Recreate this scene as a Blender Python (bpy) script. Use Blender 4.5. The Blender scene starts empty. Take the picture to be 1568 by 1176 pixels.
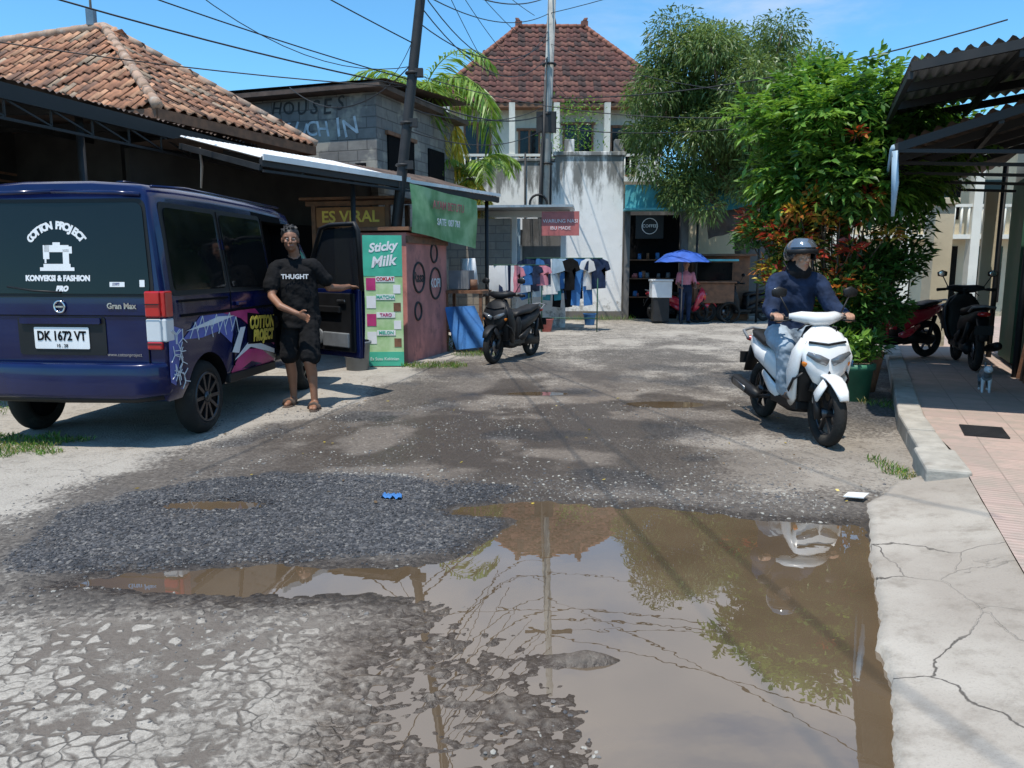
import bpy, math, random
import numpy as np
from mathutils import Vector, Matrix
rng=np.random.default_rng(7); random.seed(7)
S=bpy.context.scene
R=math.radians
# ------------------------------------------------------------ node helpers
def newmat(name):
    m=bpy.data.materials.new(name); m.use_nodes=True; nt=m.node_tree
    return m,nt,nt.nodes['Principled BSDF']
def node(nt,t,props=None,ins=None):
    n=nt.nodes.new(t)
    for k,v in (props or {}).items(): setattr(n,k,v)
    for k,v in (ins or {}).items():
        s=n.inputs[k]
        if isinstance(v,bpy.types.NodeSocket): nt.links.new(v,s)
        else: s.default_value=v
    return n
def MA(nt,op,a,b=0.0,clamp=False):
    return node(nt,'ShaderNodeMath',{'operation':op,'use_clamp':clamp},{0:a,1:b}).outputs[0]
def c4(c): return (c[0],c[1],c[2],1.0)
def MX(nt,f,a,b,mode='MIX'):
    n=nt.nodes.new('ShaderNodeMix'); n.data_type='RGBA'; n.blend_type=mode
    for i,v in ((0,f),(6,a),(7,b)):
        if isinstance(v,bpy.types.NodeSocket): nt.links.new(v,n.inputs[i])
        else: n.inputs[i].default_value = c4(v) if i>0 else v
    return n.outputs[2]
def SS(nt,v,lo,hi,a=0.0,b=1.0):
    n=node(nt,'ShaderNodeMapRange',{'interpolation_type':'SMOOTHSTEP'},{0:v,1:lo,2:hi,3:a,4:b}); return n.outputs[0]
def NZ(nt,vec,scale,detail=4,rough=.55,dist=0):
    return node(nt,'ShaderNodeTexNoise',None,{'Vector':vec,'Scale':scale,'Detail':detail,'Roughness':rough,'Distortion':dist}).outputs[0]
def OC(nt): return node(nt,'ShaderNodeTexCoord').outputs['Object']
def BUMP(nt,b,h,strength=.5,dist=.01):
    n=node(nt,'ShaderNodeBump',None,{'Strength':strength,'Distance':dist,'Height':h}); nt.links.new(n.outputs[0],b.inputs['Normal'])
def L(nt,s,b,k): nt.links.new(s,b.inputs[k])
def mat(name,col,rough=.6,metal=0,var=.18,scale=5,bump=0,bs=60,coat=0,spec=.5,dirt=None,col2=None):
    m,nt,b=newmat(name); oc=OC(nt)
    n=NZ(nt,oc,scale,4)
    a=[max(0,c*(1-var)) for c in col]; c=col2 or [min(1,c*(1+var)) for c in col]
    base=MX(nt,SS(nt,n,.3,.7),a,c)
    if dirt:
        d=NZ(nt,oc,scale*.7+1.3,6,.7)
        base=MX(nt,SS(nt,d,.50,.72,0,dirt[1]),base,dirt[0])
    L(nt,base,b,'Base Color')
    b.inputs['Metallic'].default_value=metal
    L(nt,SS(nt,n,.2,.8,max(0,rough-.08),min(1,rough+.08)),b,'Roughness')
    b.inputs['Coat Weight'].default_value=coat; b.inputs['Coat Roughness'].default_value=.04
    b.inputs['Specular IOR Level'].default_value=spec
    if bump: BUMP(nt,b,NZ(nt,oc,bs,4),bump,.01)
    return m
def weather(name,base,stain,z0,z1,amt=.9,sc=1.0,base2=None):
    m,nt,b=newmat(name); oc=OC(nt)
    sep=node(nt,'ShaderNodeSeparateXYZ',None,{0:oc})
    mp=node(nt,'ShaderNodeMapping',None,{'Vector':oc,'Scale':(2.2*sc,2.2*sc,.45*sc)}).outputs[0]
    n=NZ(nt,mp,1.6,9,.68); n2=NZ(nt,oc,5*sc,8,.7); n3=NZ(nt,oc,.8,3)
    g=SS(nt,sep.outputs[2],z0,z1)
    v=MA(nt,'ADD',MA(nt,'MULTIPLY',g,.34),n)
    f=MA(nt,'MULTIPLY',SS(nt,v,.68,.86),amt,True)
    g2=SS(nt,sep.outputs[2],.9,.0); f2=MA(nt,'MULTIPLY',SS(nt,MA(nt,'ADD',MA(nt,'MULTIPLY',g2,.25),n2),.62,.82),.7,True)
    col=MX(nt,SS(nt,n3,.35,.65),base,base2 or [c*.9 for c in base])
    col=MX(nt,SS(nt,n2,.5,.75,0,.25),col,[c*.65 for c in base])
    col=MX(nt,f,col,stain); col=MX(nt,f2,col,[.16,.14,.11])
    L(nt,col,b,'Base Color'); b.inputs['Roughness'].default_value=.88
    BUMP(nt,b,n2,.4,.02)
    return m
def blockmat(name,c1,c2,mortar,bw=.42,bh=.2,patch=None):
    m,nt,b=newmat(name); oc=OC(nt)
    sep=node(nt,'ShaderNodeSeparateXYZ',None,{0:oc})
    v=node(nt,'ShaderNodeCombineXYZ',None,{0:MA(nt,'ADD',sep.outputs[0],sep.outputs[1]),1:sep.outputs[2]}).outputs[0]
    br=node(nt,'ShaderNodeTexBrick',None,{'Vector':v,'Color1':c4(c1),'Color2':c4(c2),'Mortar':c4(mortar),'Scale':1.0,'Mortar Size':.012,'Mortar Smooth':.3,'Brick Width':bw,'Row Height':bh})
    n=NZ(nt,oc,3,9,.7); n1=NZ(nt,oc,1.1,4,.6)
    col=MX(nt,SS(nt,n,.35,.75,0,.6),br.outputs[0],[c*.45 for c in c1])
    if patch: col=MX(nt,SS(nt,n1,.52,.60,0,.85),col,patch)
    L(nt,col,b,'Base Color'); b.inputs['Roughness'].default_value=.92
    BUMP(nt,b,MA(nt,'ADD',MA(nt,'MULTIPLY',br.outputs[1],-1.0),n),.6,.015)
    return m
def leafmat(name,col,tr=.35):
    m,nt,b=newmat(name); oc=OC(nt)
    n=NZ(nt,oc,7,1); c=MX(nt,SS(nt,n,.3,.7),[x*.7 for x in col],[min(1,x*1.35) for x in col])
    L(nt,c,b,'Base Color'); b.inputs['Roughness'].default_value=.42
    t=node(nt,'ShaderNodeBsdfTranslucent'); nt.links.new(MX(nt,.5,c,[min(1,col[0]*1.9),min(1,col[1]*1.6),col[2]*.6]),t.inputs[0])
    ms=node(nt,'ShaderNodeMixShader',None,{0:tr,1:b.outputs[0],2:t.outputs[0]})
    nt.links.new(ms.outputs[0],nt.nodes['Material Output'].inputs[0]); return m
# ------------------------------------------------------------ materials
M={}
M['blue']=mat('van_blue_paint',(.004,.009,.055),.2,.10,.1,3,coat=.4,spec=.3)
M['blk']=mat('black_plastic',(.012,.012,.013),.5,spec=.3)
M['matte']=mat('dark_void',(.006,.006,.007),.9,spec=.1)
M['rubber']=mat('tyre_rubber',(.022,.021,.02),.85,bump=.3,dirt=((.09,.08,.065),.5),spec=.2)
M['glass']=mat('tinted_glass',(.005,.006,.007),.06,0,.05,spec=.35)
M['chrome']=mat('chrome',(.6,.6,.62),.16,1)
M['alu']=mat('alloy_metal',(.22,.22,.23),.35,.9)
M['dalu']=mat('dark_alloy',(.07,.07,.075),.35,.8)
M['white']=mat('white_paint',(.78,.78,.77),.3,0,.04,4,coat=.5)
M['wht']=mat('white_vinyl',(.74,.74,.74),.5,0,.04)
M['red']=mat('red_lens',(.45,.012,.012),.15,0,.1,coat=.6)
M['redp']=mat('red_paint',(.62,.03,.06),.25,0,.1,coat=.7)
M['amber']=mat('amber_lens',(.7,.2,.02),.2)
M['clear']=mat('clear_lens',(.6,.62,.63),.08,0,.05,coat=.6)
M['lamp']=mat('headlamp_glass',(.16,.17,.18),.06,.3,.2,12,coat=.8)
M['pink']=mat('magenta_vinyl',(.45,.04,.16),.4)
M['lilac']=mat('lilac_vinyl',(.10,.12,.38),.4)
M['yel']=mat('yellow_vinyl',(.75,.55,.08),.45)
M['skin']=mat('skin',(.27,.13,.078),.5,0,.08,9)
M['skin2']=mat('skin_light',(.42,.23,.15),.5,0,.08,9)
M['hair']=mat('hair',(.012,.010,.009),.6)
M['tee']=mat('black_cotton',(.011,.011,.012),.95,0,.3,9,.4,14,spec=.15)
M['navy']=mat('navy_denim',(.018,.030,.065),.9,0,.35,9,.5,16,spec=.2)
M['jean']=mat('light_denim',(.30,.36,.42),.9,0,.18,8,.4,14,spec=.2)
M['hijab']=mat('black_cloth',(.012,.012,.014),.9,spec=.2)
M['helmet']=mat('dark_helmet',(.05,.053,.06),.12,.35,coat=1)
M['gwood']=mat('brown_wood',(.18,.085,.045),.7,0,.3,8,.3)
M['rust']=mat('rusty_sheet',(.10,.07,.055),.75,.2,.35,3,.3,20,dirt=((.03,.025,.02),.7))
M['steel']=mat('dark_steel',(.03,.03,.031),.6,.4)
M['zinc']=mat('weathered_zinc',(.42,.43,.44),.45,.5,.2,2,dirt=((.12,.10,.08),.6))
M['zincw']=mat('white_sheet',(.70,.70,.69),.5,0,.10,2,dirt=((.3,.26,.2),.35))
M['conc']=mat('pole_concrete',(.38,.37,.34),.9,0,.2,3,.3,dirt=((.12,.11,.1),.5))
M['cream']=weather('cream_plaster',(.70,.67,.58),(.14,.13,.11),5,7.5,.3,.7)
M['beige']=weather('beige_plaster',(.60,.52,.37),(.12,.10,.08),3,7,.3)
M['plaster']=weather('mouldy_white_plaster',(.85,.85,.83),(.08,.08,.07),1.8,4.4,.85)
M['greyw']=weather('grey_render',(.15,.145,.14),(.04,.04,.04),0,3,.6)
M['darkw']=mat('shade_dark_wall',(.035,.032,.03),.9,0,.3,3)  # near-black base colour paints in the shade under porch and shop awnings
M['block']=blockmat('grey_block',(.17,.165,.16),(.23,.22,.20),(.11,.105,.10),patch=(.34,.32,.27))
M['block2']=blockmat('raw_block',(.30,.26,.21),(.24,.22,.19),(.16,.15,.14),.36,.18)
M['turq']=mat('turquoise_paint',(.10,.42,.47),.6,0,.15,3,dirt=((.05,.12,.12),.5))
M['pinkw']=mat('salmon_wall',(.50,.20,.17),.8,0,.2,3,dirt=((.20,.10,.09),.7))
M['green']=mat('green_banner',(.13,.36,.13),.5,0,.25,3,col2=(.30,.50,.26))
M['lime']=mat('lime_banner',(.30,.55,.20),.5,0,.15,3,col2=(.55,.68,.42))
M['dgreen']=mat('green_paint',(.03,.10,.06),.6,0,.2)
M['mint']=mat('mint_print',(.06,.42,.28),.5,0,.1)
M['tub']=mat('green_tub',(.05,.20,.12),.5,0,.2,dirt=((.12,.1,.07),.5))
M['grey']=mat('grey_plastic',(.16,.17,.18),.5)
M['cloth']=mat('pink_cloth',(.55,.2,.25),.8)
M['bcl']=mat('blue_cloth',(.04,.16,.40),.75,0,.2,5,.4,10)
M['tcl']=mat('teal_cloth',(.05,.36,.5),.8,0,.2,5,.4,10)
M['umb']=mat('blue_umbrella',(.03,.10,.42),.6)
M['lblue']=mat('pale_blue_tarp',(.34,.46,.56),.6,0,.15)
M['wire']=mat('cable',(.012,.012,.013),.6)
M['redd']=mat('sign_red',(.42,.12,.11),.5)
tiles=[mat('clay_tile_%d'%i,c,.9,0,.3,6,.3,25,dirt=((.12,.09,.07),.5)) for i,c in enumerate([(.40,.19,.11),(.32,.15,.09),(.46,.25,.15),(.21,.115,.08),(.37,.27,.19)])]
dtiles=[mat('old_tile_%d'%i,c,.9,0,.3,6,.3,25,dirt=((.05,.04,.035),.6)) for i,c in enumerate([(.125,.05,.04),(.095,.04,.032),(.16,.068,.05),(.06,.034,.03)])]
ridgem=mat('ridge_mortar',(.36,.24,.17),.9,0,.3,5,.3,dirt=((.5,.46,.4),.7))
# ------------------------------------------------------------ mesh builder
def empty(name,loc=(0,0,0),rz=0,rx=0,ry=0):
    e=bpy.data.objects.new(name,None); e.location=loc; e.rotation_euler=(rx,ry,rz); e.empty_display_size=.2
    S.collection.objects.link(e); return e
def V(*a): return Vector(a)
class MB:
    def __init__(s): s.v=[];s.f=[];s.m=[];s.s=[]
    def add(s,vs,fs,mi=0,sm=False):
        o=len(s.v); s.v+=[tuple(v) for v in vs]
        for f in fs: s.f.append(tuple(i+o for i in f)); s.m.append(mi); s.s.append(sm)
        return s
    def box(s,c,sz,mi=0,rz=0,Rm=None):
        x,y,z=[d/2 for d in sz]; vs=[Vector((a*x,b*y,d*z)) for a in(-1,1) for b in(-1,1) for d in(-1,1)]
        Q=Rm or Matrix.Rotation(rz,3,'Z'); vs=[Q@v+Vector(c) for v in vs]
        return s.add(vs,[(0,1,3,2),(4,6,7,5),(0,4,5,1),(2,3,7,6),(0,2,6,4),(1,5,7,3)],mi)
    def beam(s,p0,p1,w,h,mi=0,up=(0,0,1)):
        return s.sweep([p0,p1],[(w/2,h/2)]*2,mi,n=4,e=None,up=up,sm=False)
    def sweep(s,pts,sz,mi=0,n=12,e=2.0,up=(0,0,1),caps=True,sm=True):
        pts=[Vector(p) for p in pts]; up=Vector(up); N=len(pts); vs=[]
        if not isinstance(sz,(list,tuple)) : sz=[sz]*N
        sz=[(q,q) if not isinstance(q,(list,tuple)) else q for q in sz]
        for i,p in enumerate(pts):
            T=(pts[min(i+1,N-1)]-pts[max(i-1,0)])
            T=T.normalized() if T.length>1e-9 else Vector((0,0,1))
            u0=up if abs(T.dot(up))<.98 else (Vector((1,0,0)) if abs(T.x)<.9 else Vector((0,1,0)))
            sd=T.cross(u0).normalized(); u=sd.cross(T)
            for k in range(n):
                if e is None:
                    cx,cy=[(1,1),(-1,1),(-1,-1),(1,-1)][k]
                else:
                    a=2*math.pi*k/n; c_,s_=math.cos(a),math.sin(a)
                    cx=math.copysign(abs(c_)**(2/e),c_); cy=math.copysign(abs(s_)**(2/e),s_)
                vs.append(p+sd*(cx*sz[i][0])+u*(cy*sz[i][1]))
        fs=[]
        for i in range(N-1):
            for k in range(n):
                k2=(k+1)%n; fs.append((i*n+k,i*n+k2,(i+1)*n+k2,(i+1)*n+k))
        if caps: fs.append(tuple(range(n-1,-1,-1))); fs.append(tuple((N-1)*n+k for k in range(n)))
        return s.add(vs,fs,mi,sm)
    def cyl(s,p0,p1,r0,r1=None,mi=0,n=14,sm=True):
        return s.sweep([p0,p1],[r0,r0 if r1 is None else r1],mi,n,sm=sm)
    def caps(s,p0,p1,r0,r1=None,mi=0,n=12):
        r1=r0 if r1 is None else r1; p0=Vector(p0);p1=Vector(p1); T=(p1-p0)
        T=T.normalized() if T.length>1e-6 else Vector((0,0,1)); P=[];Z=[]
        for a in (88,60,30): P.append(p0-T*r0*math.sin(R(a)));Z.append(r0*math.cos(R(a)))
        P+=[p0,p1];Z+=[r0,r1]
        for a in (30,60,88): P.append(p1+T*r1*math.sin(R(a)));Z.append(r1*math.cos(R(a)))
        return s.sweep(P,Z,mi,n)
    def ell(s,c,r,mi=0,Rm=None,nu=16,nv=10):
        vs=[];c=Vector(c)
        for j in range(1,nv):
            t=math.pi*j/nv
            for i in range(nu):
                a=2*math.pi*i/nu; v=Vector((r[0]*math.sin(t)*math.cos(a),r[1]*math.sin(t)*math.sin(a),r[2]*math.cos(t)))
                vs.append((Rm@v if Rm else v)+c)
        t0=Vector((0,0,r[2])); vs+=[(Rm@t0 if Rm else t0)+c,(Rm@(-t0) if Rm else -t0)+c]; a=len(vs)-2
        fs=[((j)*nu+i,(j+1)*nu+i,(j+1)*nu+(i+1)%nu,j*nu+(i+1)%nu) for j in range(nv-2) for i in range(nu)]
        fs+=[(a,i,(i+1)%nu) for i in range(nu)]+[(a+1,(nv-2)*nu+(i+1)%nu,(nv-2)*nu+i) for i in range(nu)]
        return s.add(vs,fs,mi,True)
    def torus(s,c,Rr,r,mi=0,ax='y',n=32,k=10,sy=1.0):
        vs=[]
        for i in range(n):
            a=2*math.pi*i/n
            for j in range(k):
                b=2*math.pi*j/k; rr=Rr+r*math.cos(b); h=r*math.sin(b)*sy
                p={'y':(rr*math.cos(a),h,rr*math.sin(a)),'x':(h,rr*math.cos(a),rr*math.sin(a)),'z':(rr*math.cos(a),rr*math.sin(a),h)}[ax]
                vs.append(Vector(p)+Vector(c))
        return s.add(vs,[(i*k+j,((i+1)%n)*k+j,((i+1)%n)*k+(j+1)%k,i*k+(j+1)%k) for i in range(n) for j in range(k)],mi,True)
    def poly(s,pts,mi=0,th=None,nrm=None):
        n=len(pts); pts=[Vector(p) for p in pts]
        if not th: return s.add(pts,[tuple(range(n))],mi)
        nv=Vector(nrm).normalized()*th
        return s.add(pts+[p+nv for p in pts],[tuple(range(n-1,-1,-1)),tuple(range(n,2*n))]+[(i,(i+1)%n,(i+1)%n+n,i+n) for i in range(n)],mi)
    def sheet(s,p00,p10,p01,p11,nx,ny,fn=None,mi=0,sm=True):
        p00,p10,p01,p11=map(Vector,(p00,p10,p01,p11)); N=(p10-p00).cross(p01-p00).normalized(); vs=[]
        for j in range(ny+1):
            for i in range(nx+1):
                u,v=i/nx,j/ny; p=(p00*(1-u)+p10*u)*(1-v)+(p01*(1-u)+p11*u)*v
                if fn: p=p+N*fn(u,v)
                vs.append(p)
        w=nx+1
        return s.add(vs,[(j*w+i,j*w+i+1,(j+1)*w+i+1,(j+1)*w+i) for j in range(ny) for i in range(nx)],mi,sm)
    def obj(s,name,mats,parent=None,bevel=0,fix=False):
        me=bpy.data.meshes.new(name); me.from_pydata(s.v,[],s.f)
        if not isinstance(mats,(list,tuple)): mats=[mats]
        for m in mats: me.materials.append(M[m] if isinstance(m,str) else m)
        me.polygons.foreach_set('material_index',s.m); me.polygons.foreach_set('use_smooth',s.s)
        if fix:
            import bmesh
            bm=bmesh.new(); bm.from_mesh(me); bmesh.ops.recalc_face_normals(bm,faces=bm.faces); bm.to_mesh(me); bm.free()
        me.update(); o=bpy.data.objects.new(name,me); S.collection.objects.link(o)
        if parent: o.parent=parent
        if bevel:
            b=o.modifiers.new('b','BEVEL'); b.width=bevel; b.segments=2; b.limit_method='ANGLE'; b.angle_limit=R(40)
        return o
def rpoly(pts,r,k=4):
    out=[];n=len(pts)
    for i in range(n):
        p0,p,p1=[Vector(pts[j%n]) for j in(i-1,i,i+1)]
        a=(p0-p);b=(p1-p); rr=min(r,a.length*.45,b.length*.45); a=p+a.normalized()*rr; b=p+b.normalized()*rr
        for j in range(k+1):
            t=j/k; out.append(tuple(a*(1-t)**2+p*2*t*(1-t)+b*t*t))
    return out
def npmesh(name,verts,faces,mi,mats,parent=None,smooth=False):
    verts=np.asarray(verts,dtype=np.float32); faces=np.asarray(faces,dtype=np.int32); k=faces.shape[1]
    me=bpy.data.meshes.new(name); me.vertices.add(len(verts)); me.vertices.foreach_set('co',verts.ravel())
    me.loops.add(faces.size); me.loops.foreach_set('vertex_index',faces.ravel())
    me.polygons.add(len(faces)); me.polygons.foreach_set('loop_start',np.arange(0,faces.size,k,dtype=np.int32))
    try: me.polygons.foreach_set('loop_total',np.full(len(faces),k,dtype=np.int32))
    except Exception: pass
    for m in mats: me.materials.append(M[m] if isinstance(m,str) else m)
    if mi is not None: me.polygons.foreach_set('material_index',np.asarray(mi,dtype=np.int32))
    me.polygons.foreach_set('use_smooth',np.full(len(faces),smooth)); me.update(calc_edges=True); me.validate()
    o=bpy.data.objects.new(name,me); S.collection.objects.link(o)
    if parent: o.parent=parent
    return o
def text(name,body,size,loc,xd,yd,m,parent=None,sx=1.0,bold=0.0,ext=.001,shear=0):
    cu=bpy.data.curves.new(name,'FONT'); cu.body=body; cu.size=size; cu.align_x='CENTER'; cu.align_y='CENTER'; cu.extrude=ext; cu.offset=bold; cu.shear=shear; cu.resolution_u=3
    t=bpy.data.objects.new(name+'_t',cu); S.collection.objects.link(t)
    dg=bpy.context.evaluated_depsgraph_get(); me=bpy.data.meshes.new_from_object(t.evaluated_get(dg))
    bpy.data.objects.remove(t); me.materials.clear(); me.materials.append(M[m] if isinstance(m,str) else m)
    o=bpy.data.objects.new(name,me); S.collection.objects.link(o)
    xd=Vector(xd).normalized();yd=Vector(yd).normalized();zd=xd.cross(yd)
    o.matrix_local=Matrix.Translation(Vector(loc))@Matrix((xd*sx,yd,zd)).transposed().to_4x4()
    if parent: o.parent=parent
    return o
# ------------------------------------------------------------ world / camera / sun
w=bpy.data.worlds.new("World"); S.world=w; w.use_nodes=True; nt=w.node_tree
sky=nt.nodes.new('ShaderNodeTexSky'); sky.sky_type='NISHITA'; sky.sun_disc=False
sd=Vector((-.12,-.30,.95)).normalized(); el=math.asin(sd.z)
sky.sun_elevation=el; sky.sun_rotation=math.atan2(sd.x,sd.y); sky.air_density=1.0; sky.dust_density=.3; sky.ozone_density=1.5
gen=node(nt,'ShaderNodeTexCoord').outputs['Generated']; sp=node(nt,'ShaderNodeSeparateXYZ',None,{0:gen})
tint=MX(nt,1.0,sky.outputs[0],(.78,1.42,1.68),'MULTIPLY')
mp=node(nt,'ShaderNodeMapping',None,{'Vector':gen,'Scale':(1.0,1.0,2.6)}).outputs[0]
cn=NZ(nt,mp,2.2,7,.6,.4)
msk=MA(nt,'MULTIPLY',SS(nt,sp.outputs[2],.30,.42),SS(nt,sp.outputs[2],.80,.58)); msk=MA(nt,'MULTIPLY',msk,SS(nt,sp.outputs[1],.1,.5))
cf=MA(nt,'MULTIPLY',SS(nt,cn,.26,.54),msk); thin=MA(nt,'MULTIPLY',SS(nt,cn,.46,.72,0,.5),SS(nt,sp.outputs[0],-.05,.25))
cf=MA(nt,'MAXIMUM',MA(nt,'MULTIPLY',cf,.95),thin)
nt.links.new(MX(nt,cf,tint,(6.8,7.0,7.6)),nt.nodes['Background'].inputs[0]); nt.nodes['Background'].inputs[1].default_value=.13
lt=bpy.data.lights.new('sun','SUN'); lt.energy=5.0; lt.angle=R(.5); lt.color=(1,.94,.85)
sun=bpy.data.objects.new('sun',lt); sun.rotation_euler=sd.to_track_quat('Z','Y').to_euler(); sun.location=(0,0,30); S.collection.objects.link(sun)
cd=bpy.data.cameras.new('camera'); cd.lens=27.1; cd.sensor_width=36; cd.clip_end=2000; cd.clip_start=.05
cam=bpy.data.objects.new('camera',cd); cam.location=(0,0,1.4); cam.rotation_euler=(R(90-8.6),0,0); S.collection.objects.link(cam); S.camera=cam
S.view_settings.view_transform='Standard'; S.view_settings.look='None'; S.view_settings.exposure=0
# ------------------------------------------------------------ noise
def vn(x,y,seed=0):
    xi=np.floor(x);yi=np.floor(y);fx=x-xi;fy=y-yi;fx=fx*fx*(3-2*fx);fy=fy*fy*(3-2*fy)
    def h(a,b):
        v=np.sin(a*127.1+b*311.7+seed*74.7)*43758.5453; return v-np.floor(v)
    return (h(xi,yi)*(1-fx)+h(xi+1,yi)*fx)*(1-fy)+(h(xi,yi+1)*(1-fx)+h(xi+1,yi+1)*fx)*fy
def fbm(x,y,f,o=4,seed=0,g=.5):
    s=0;a=1;t=0
    for i in range(o): s=s+a*vn(x*f+i*17.3,y*f+i*9.1,seed+i);t+=a;a*=g;f*=2.03
    return s/t
def sst(v,a,b):
    t=np.clip((v-a)/(b-a),0,1); return t*t*(3-2*t)
def sdpoly(x,y,P):
    d=np.full(x.shape,1e9);ins=np.zeros(x.shape,bool);n=len(P)
    for i in range(n):
        ax,ay=P[i];bx,by=P[(i+1)%n];ex,ey=bx-ax,by-ay
        t=np.clip(((x-ax)*ex+(y-ay)*ey)/(ex*ex+ey*ey),0,1); d=np.minimum(d,np.hypot(x-ax-t*ex,y-ay-t*ey))
        c=((ay>y)!=(by>y))&(x<(bx-ax)*(y-ay)/((by-ay) if by!=ay else 1e-9)+ax); ins^=c
    return np.where(ins,d,-d)
# ------------------------------------------------------------ road
PUD=[(-2.08,3.23),(-2.0,3.43),(-1.61,3.5),(-1.09,3.56),(-.45,3.52),(-.27,3.64),(-.15,3.91),(-.03,4.14),(-.36,4.28),(-.42,4.48),(.06,4.55),(.84,4.42),(1.33,4.27),(2.05,4.14),(1.80,3.39),(1.55,2.75),(1.4,2.31),(1.3,1.99),(1.1,1.3),(.15,1.3),(.14,1.99),(.10,2.31),(-.06,2.50),(-.16,2.75),(-.28,3.03),(-.63,3.13),(-1.18,3.04),(-1.64,3.13)]
DARK=[(-2.36,3.39),(-2.6,4.1),(-2.45,4.7),(-1.66,5.15),(-.6,4.95),(.0,4.8),(-.1,4.5),(-.40,4.36),(-.05,4.15),(-.16,3.9),(-.27,3.63),(-1.09,3.52),(-2.09,3.40)]
WL=-.012
def road_h(x,y):
    sd_=sdpoly(x,y,PUD)+(fbm(x,y,3.5,3,3)-.5)*.14+(fbm(x,y,14,2,33)-.5)*.05
    soft=sst(-x,-.45,.0)*sst(-y,-3.35,-3.05)
    slope=.14*(1-soft)+.06*soft
    h=.006+(fbm(x,y,1.3,3,1)-.5)*.012
    near=sst(-y,-9,-6)
    h=h+(fbm(x,y,26,3,5)-.5)*(.006+.018*soft*sst(sd_,-.35,-.05))*near
    h=h-np.clip(sd_+.08,0,.5)*slope
    film=np.exp(-(((x+.22)/.42)**2+((y-2.35)/.9)**2)**1.5)
    film=np.maximum(film,.8*np.exp(-(((x-.15)/.55)**2+((y-3.0)/.22)**2)))
    h=h-film*.0178+film*((fbm(x,y*1.5,30,3,15)-.5)*.042+(fbm(x,y,6,2,19)-.5)*.022)*sst(-sd_,-.5,-.05)
    h=h-np.exp(-(((x+1.8)/.36)**2+((y-4.46)/.10)**2)*1.2)*.040
    h=h-np.exp(-(((x-1.6)/.50)**2+((y-7.9)/.25)**2)*1.2)*.040
    h=h-np.exp(-(((x-.3)/.8)**2+((y-8.6)/.25)**2)*1.2)*.022
    h=h+np.exp(-(((x-.31)/.17)**2+((y-2.62)/.05)**2))*.066
    dk=sst(sdpoly(x,y,DARK)+(fbm(x,y,2.5,3,44)-.5)*.25,-.08,.08)
    h=h+dk*((fbm(x,y,40,2,8)-.5)*.012)*sst(-sd_,-.03,.06)
    return h,sd_,dk,soft
xs=list(np.arange(-2.9,2.3,.0135)); st=.0135; a=xs[-1]
while a<32: st*=1.07; a+=st; xs.append(a)
st=.0135;a=xs[0];pre=[]
while a>-32: st*=1.07; a-=st; pre.append(a)
xs=np.array(pre[::-1]+xs)
ys=[-6,-4,-2,-1,0,.5,.9,1.2,1.4,1.55];a=1.65
while a<9: ys.append(a);a+=.0055*a
while a<70: ys.append(a);a+=.022*a
ys=np.array(ys); GX,GY=np.meshgrid(xs,ys); gx=GX.ravel();gy=GY.ravel()
h,sdv,dk,soft=road_h(gx,gy)
nx=len(xs);ny=len(ys); idx=np.arange(nx*ny).reshape(ny,nx)
F=np.stack([idx[:-1,:-1],idx[:-1,1:],idx[1:,1:],idx[1:,:-1]],-1).reshape(-1,4)
nzl=(fbm(gx,gy,1.1,4,20)-.5)
lx=np.interp(gy,[1,4,6,7.1,8.7,11,13,15,18],[-3.4,-2.75,-2.6,-1.85,-1.65,-1.2,-.7,0,1.0])
left=sst(lx-gx+nzl*.9,-.25,.25)
far=sst(gy+nzl*9,10.5,15)
ll=sst(-gy+nzl*.4,-3.15,-2.85)*sst(-gx+nzl*1.2,.15,1.0)
sand=sst(gx+nzl*1.2,1.1,2.0)*sst(gy,4.45,4.9)*sst(-gy,-6.9,-5.9)
pale=np.clip(left+far*.55+ll*.85+sand*.85+sst(fbm(gx,gy,.9,4,77),.52,.66)*.5*sst(gy,6.2,8.5),0,1)*(1-dk*.9)
midw=np.exp(-(((gx+.1)/2.1)**2+((gy-6.0)/1.9)**2))*1.3
midw=midw+np.exp(-(((gx-1.2)/1.8)**2+((gy-8.0)/1.0)**2))*.95+np.exp(-(((gx-.4)/1.7)**2+((gy-9.9)/1.6)**2))*.8
wet=np.clip(sst(WL+.011-h,-.004,.008)+midw*sst(fbm(gx,gy,1.8,4,31),.35,.56)*(1-left)*.9+sst(sdv,-.25,0)*.6,0,1)
near_b=sst(-gy,-3.3,-2.9)*(1-sst(-gx+nzl*.8,.2,1.1))
brown=np.clip(midw*.75+sand*.4+near_b*.9,0,1)
dkf=np.clip(dk+sst(fbm(gx,gy,1.4,4,61),.54,.66)*.75*sst(gy,4.4,5.2)*sst(-gy,-13,-9)*(1-left)*(1-sand),0,1)
crack=ll*(1-dk)
road=npmesh('road',np.stack([gx,gy,h],1),F,None,[],None,True)
for nm,ar in(('wet',wet),('dark',dkf),('pale',pale),('brown',brown),('crack',crack)):
    at=road.data.attributes.new(nm,'FLOAT','POINT'); at.data.foreach_set('value',ar.astype(np.float32))
m,nt,b=newmat('worn_asphalt'); oc=OC(nt)
A=lambda n:node(nt,'ShaderNodeAttribute',{'attribute_name':n}).outputs['Fac']
aw,ad,ap,ab,ac=[A(n) for n in('wet','dark','pale','brown','crack')]
vo2=node(nt,'ShaderNodeTexVoronoi',None,{'Vector':oc,'Scale':52.0}); cc=node(nt,'ShaderNodeSeparateColor',None,{0:vo2.outputs['Color']}); chip=cc.outputs[0]; chip2=cc.outputs[1]
n1=NZ(nt,oc,38,6,.7); n2=NZ(nt,oc,4.5,7,.68); n3=NZ(nt,oc,140,2,.6); n4=NZ(nt,oc,.9,4,.6)
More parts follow.
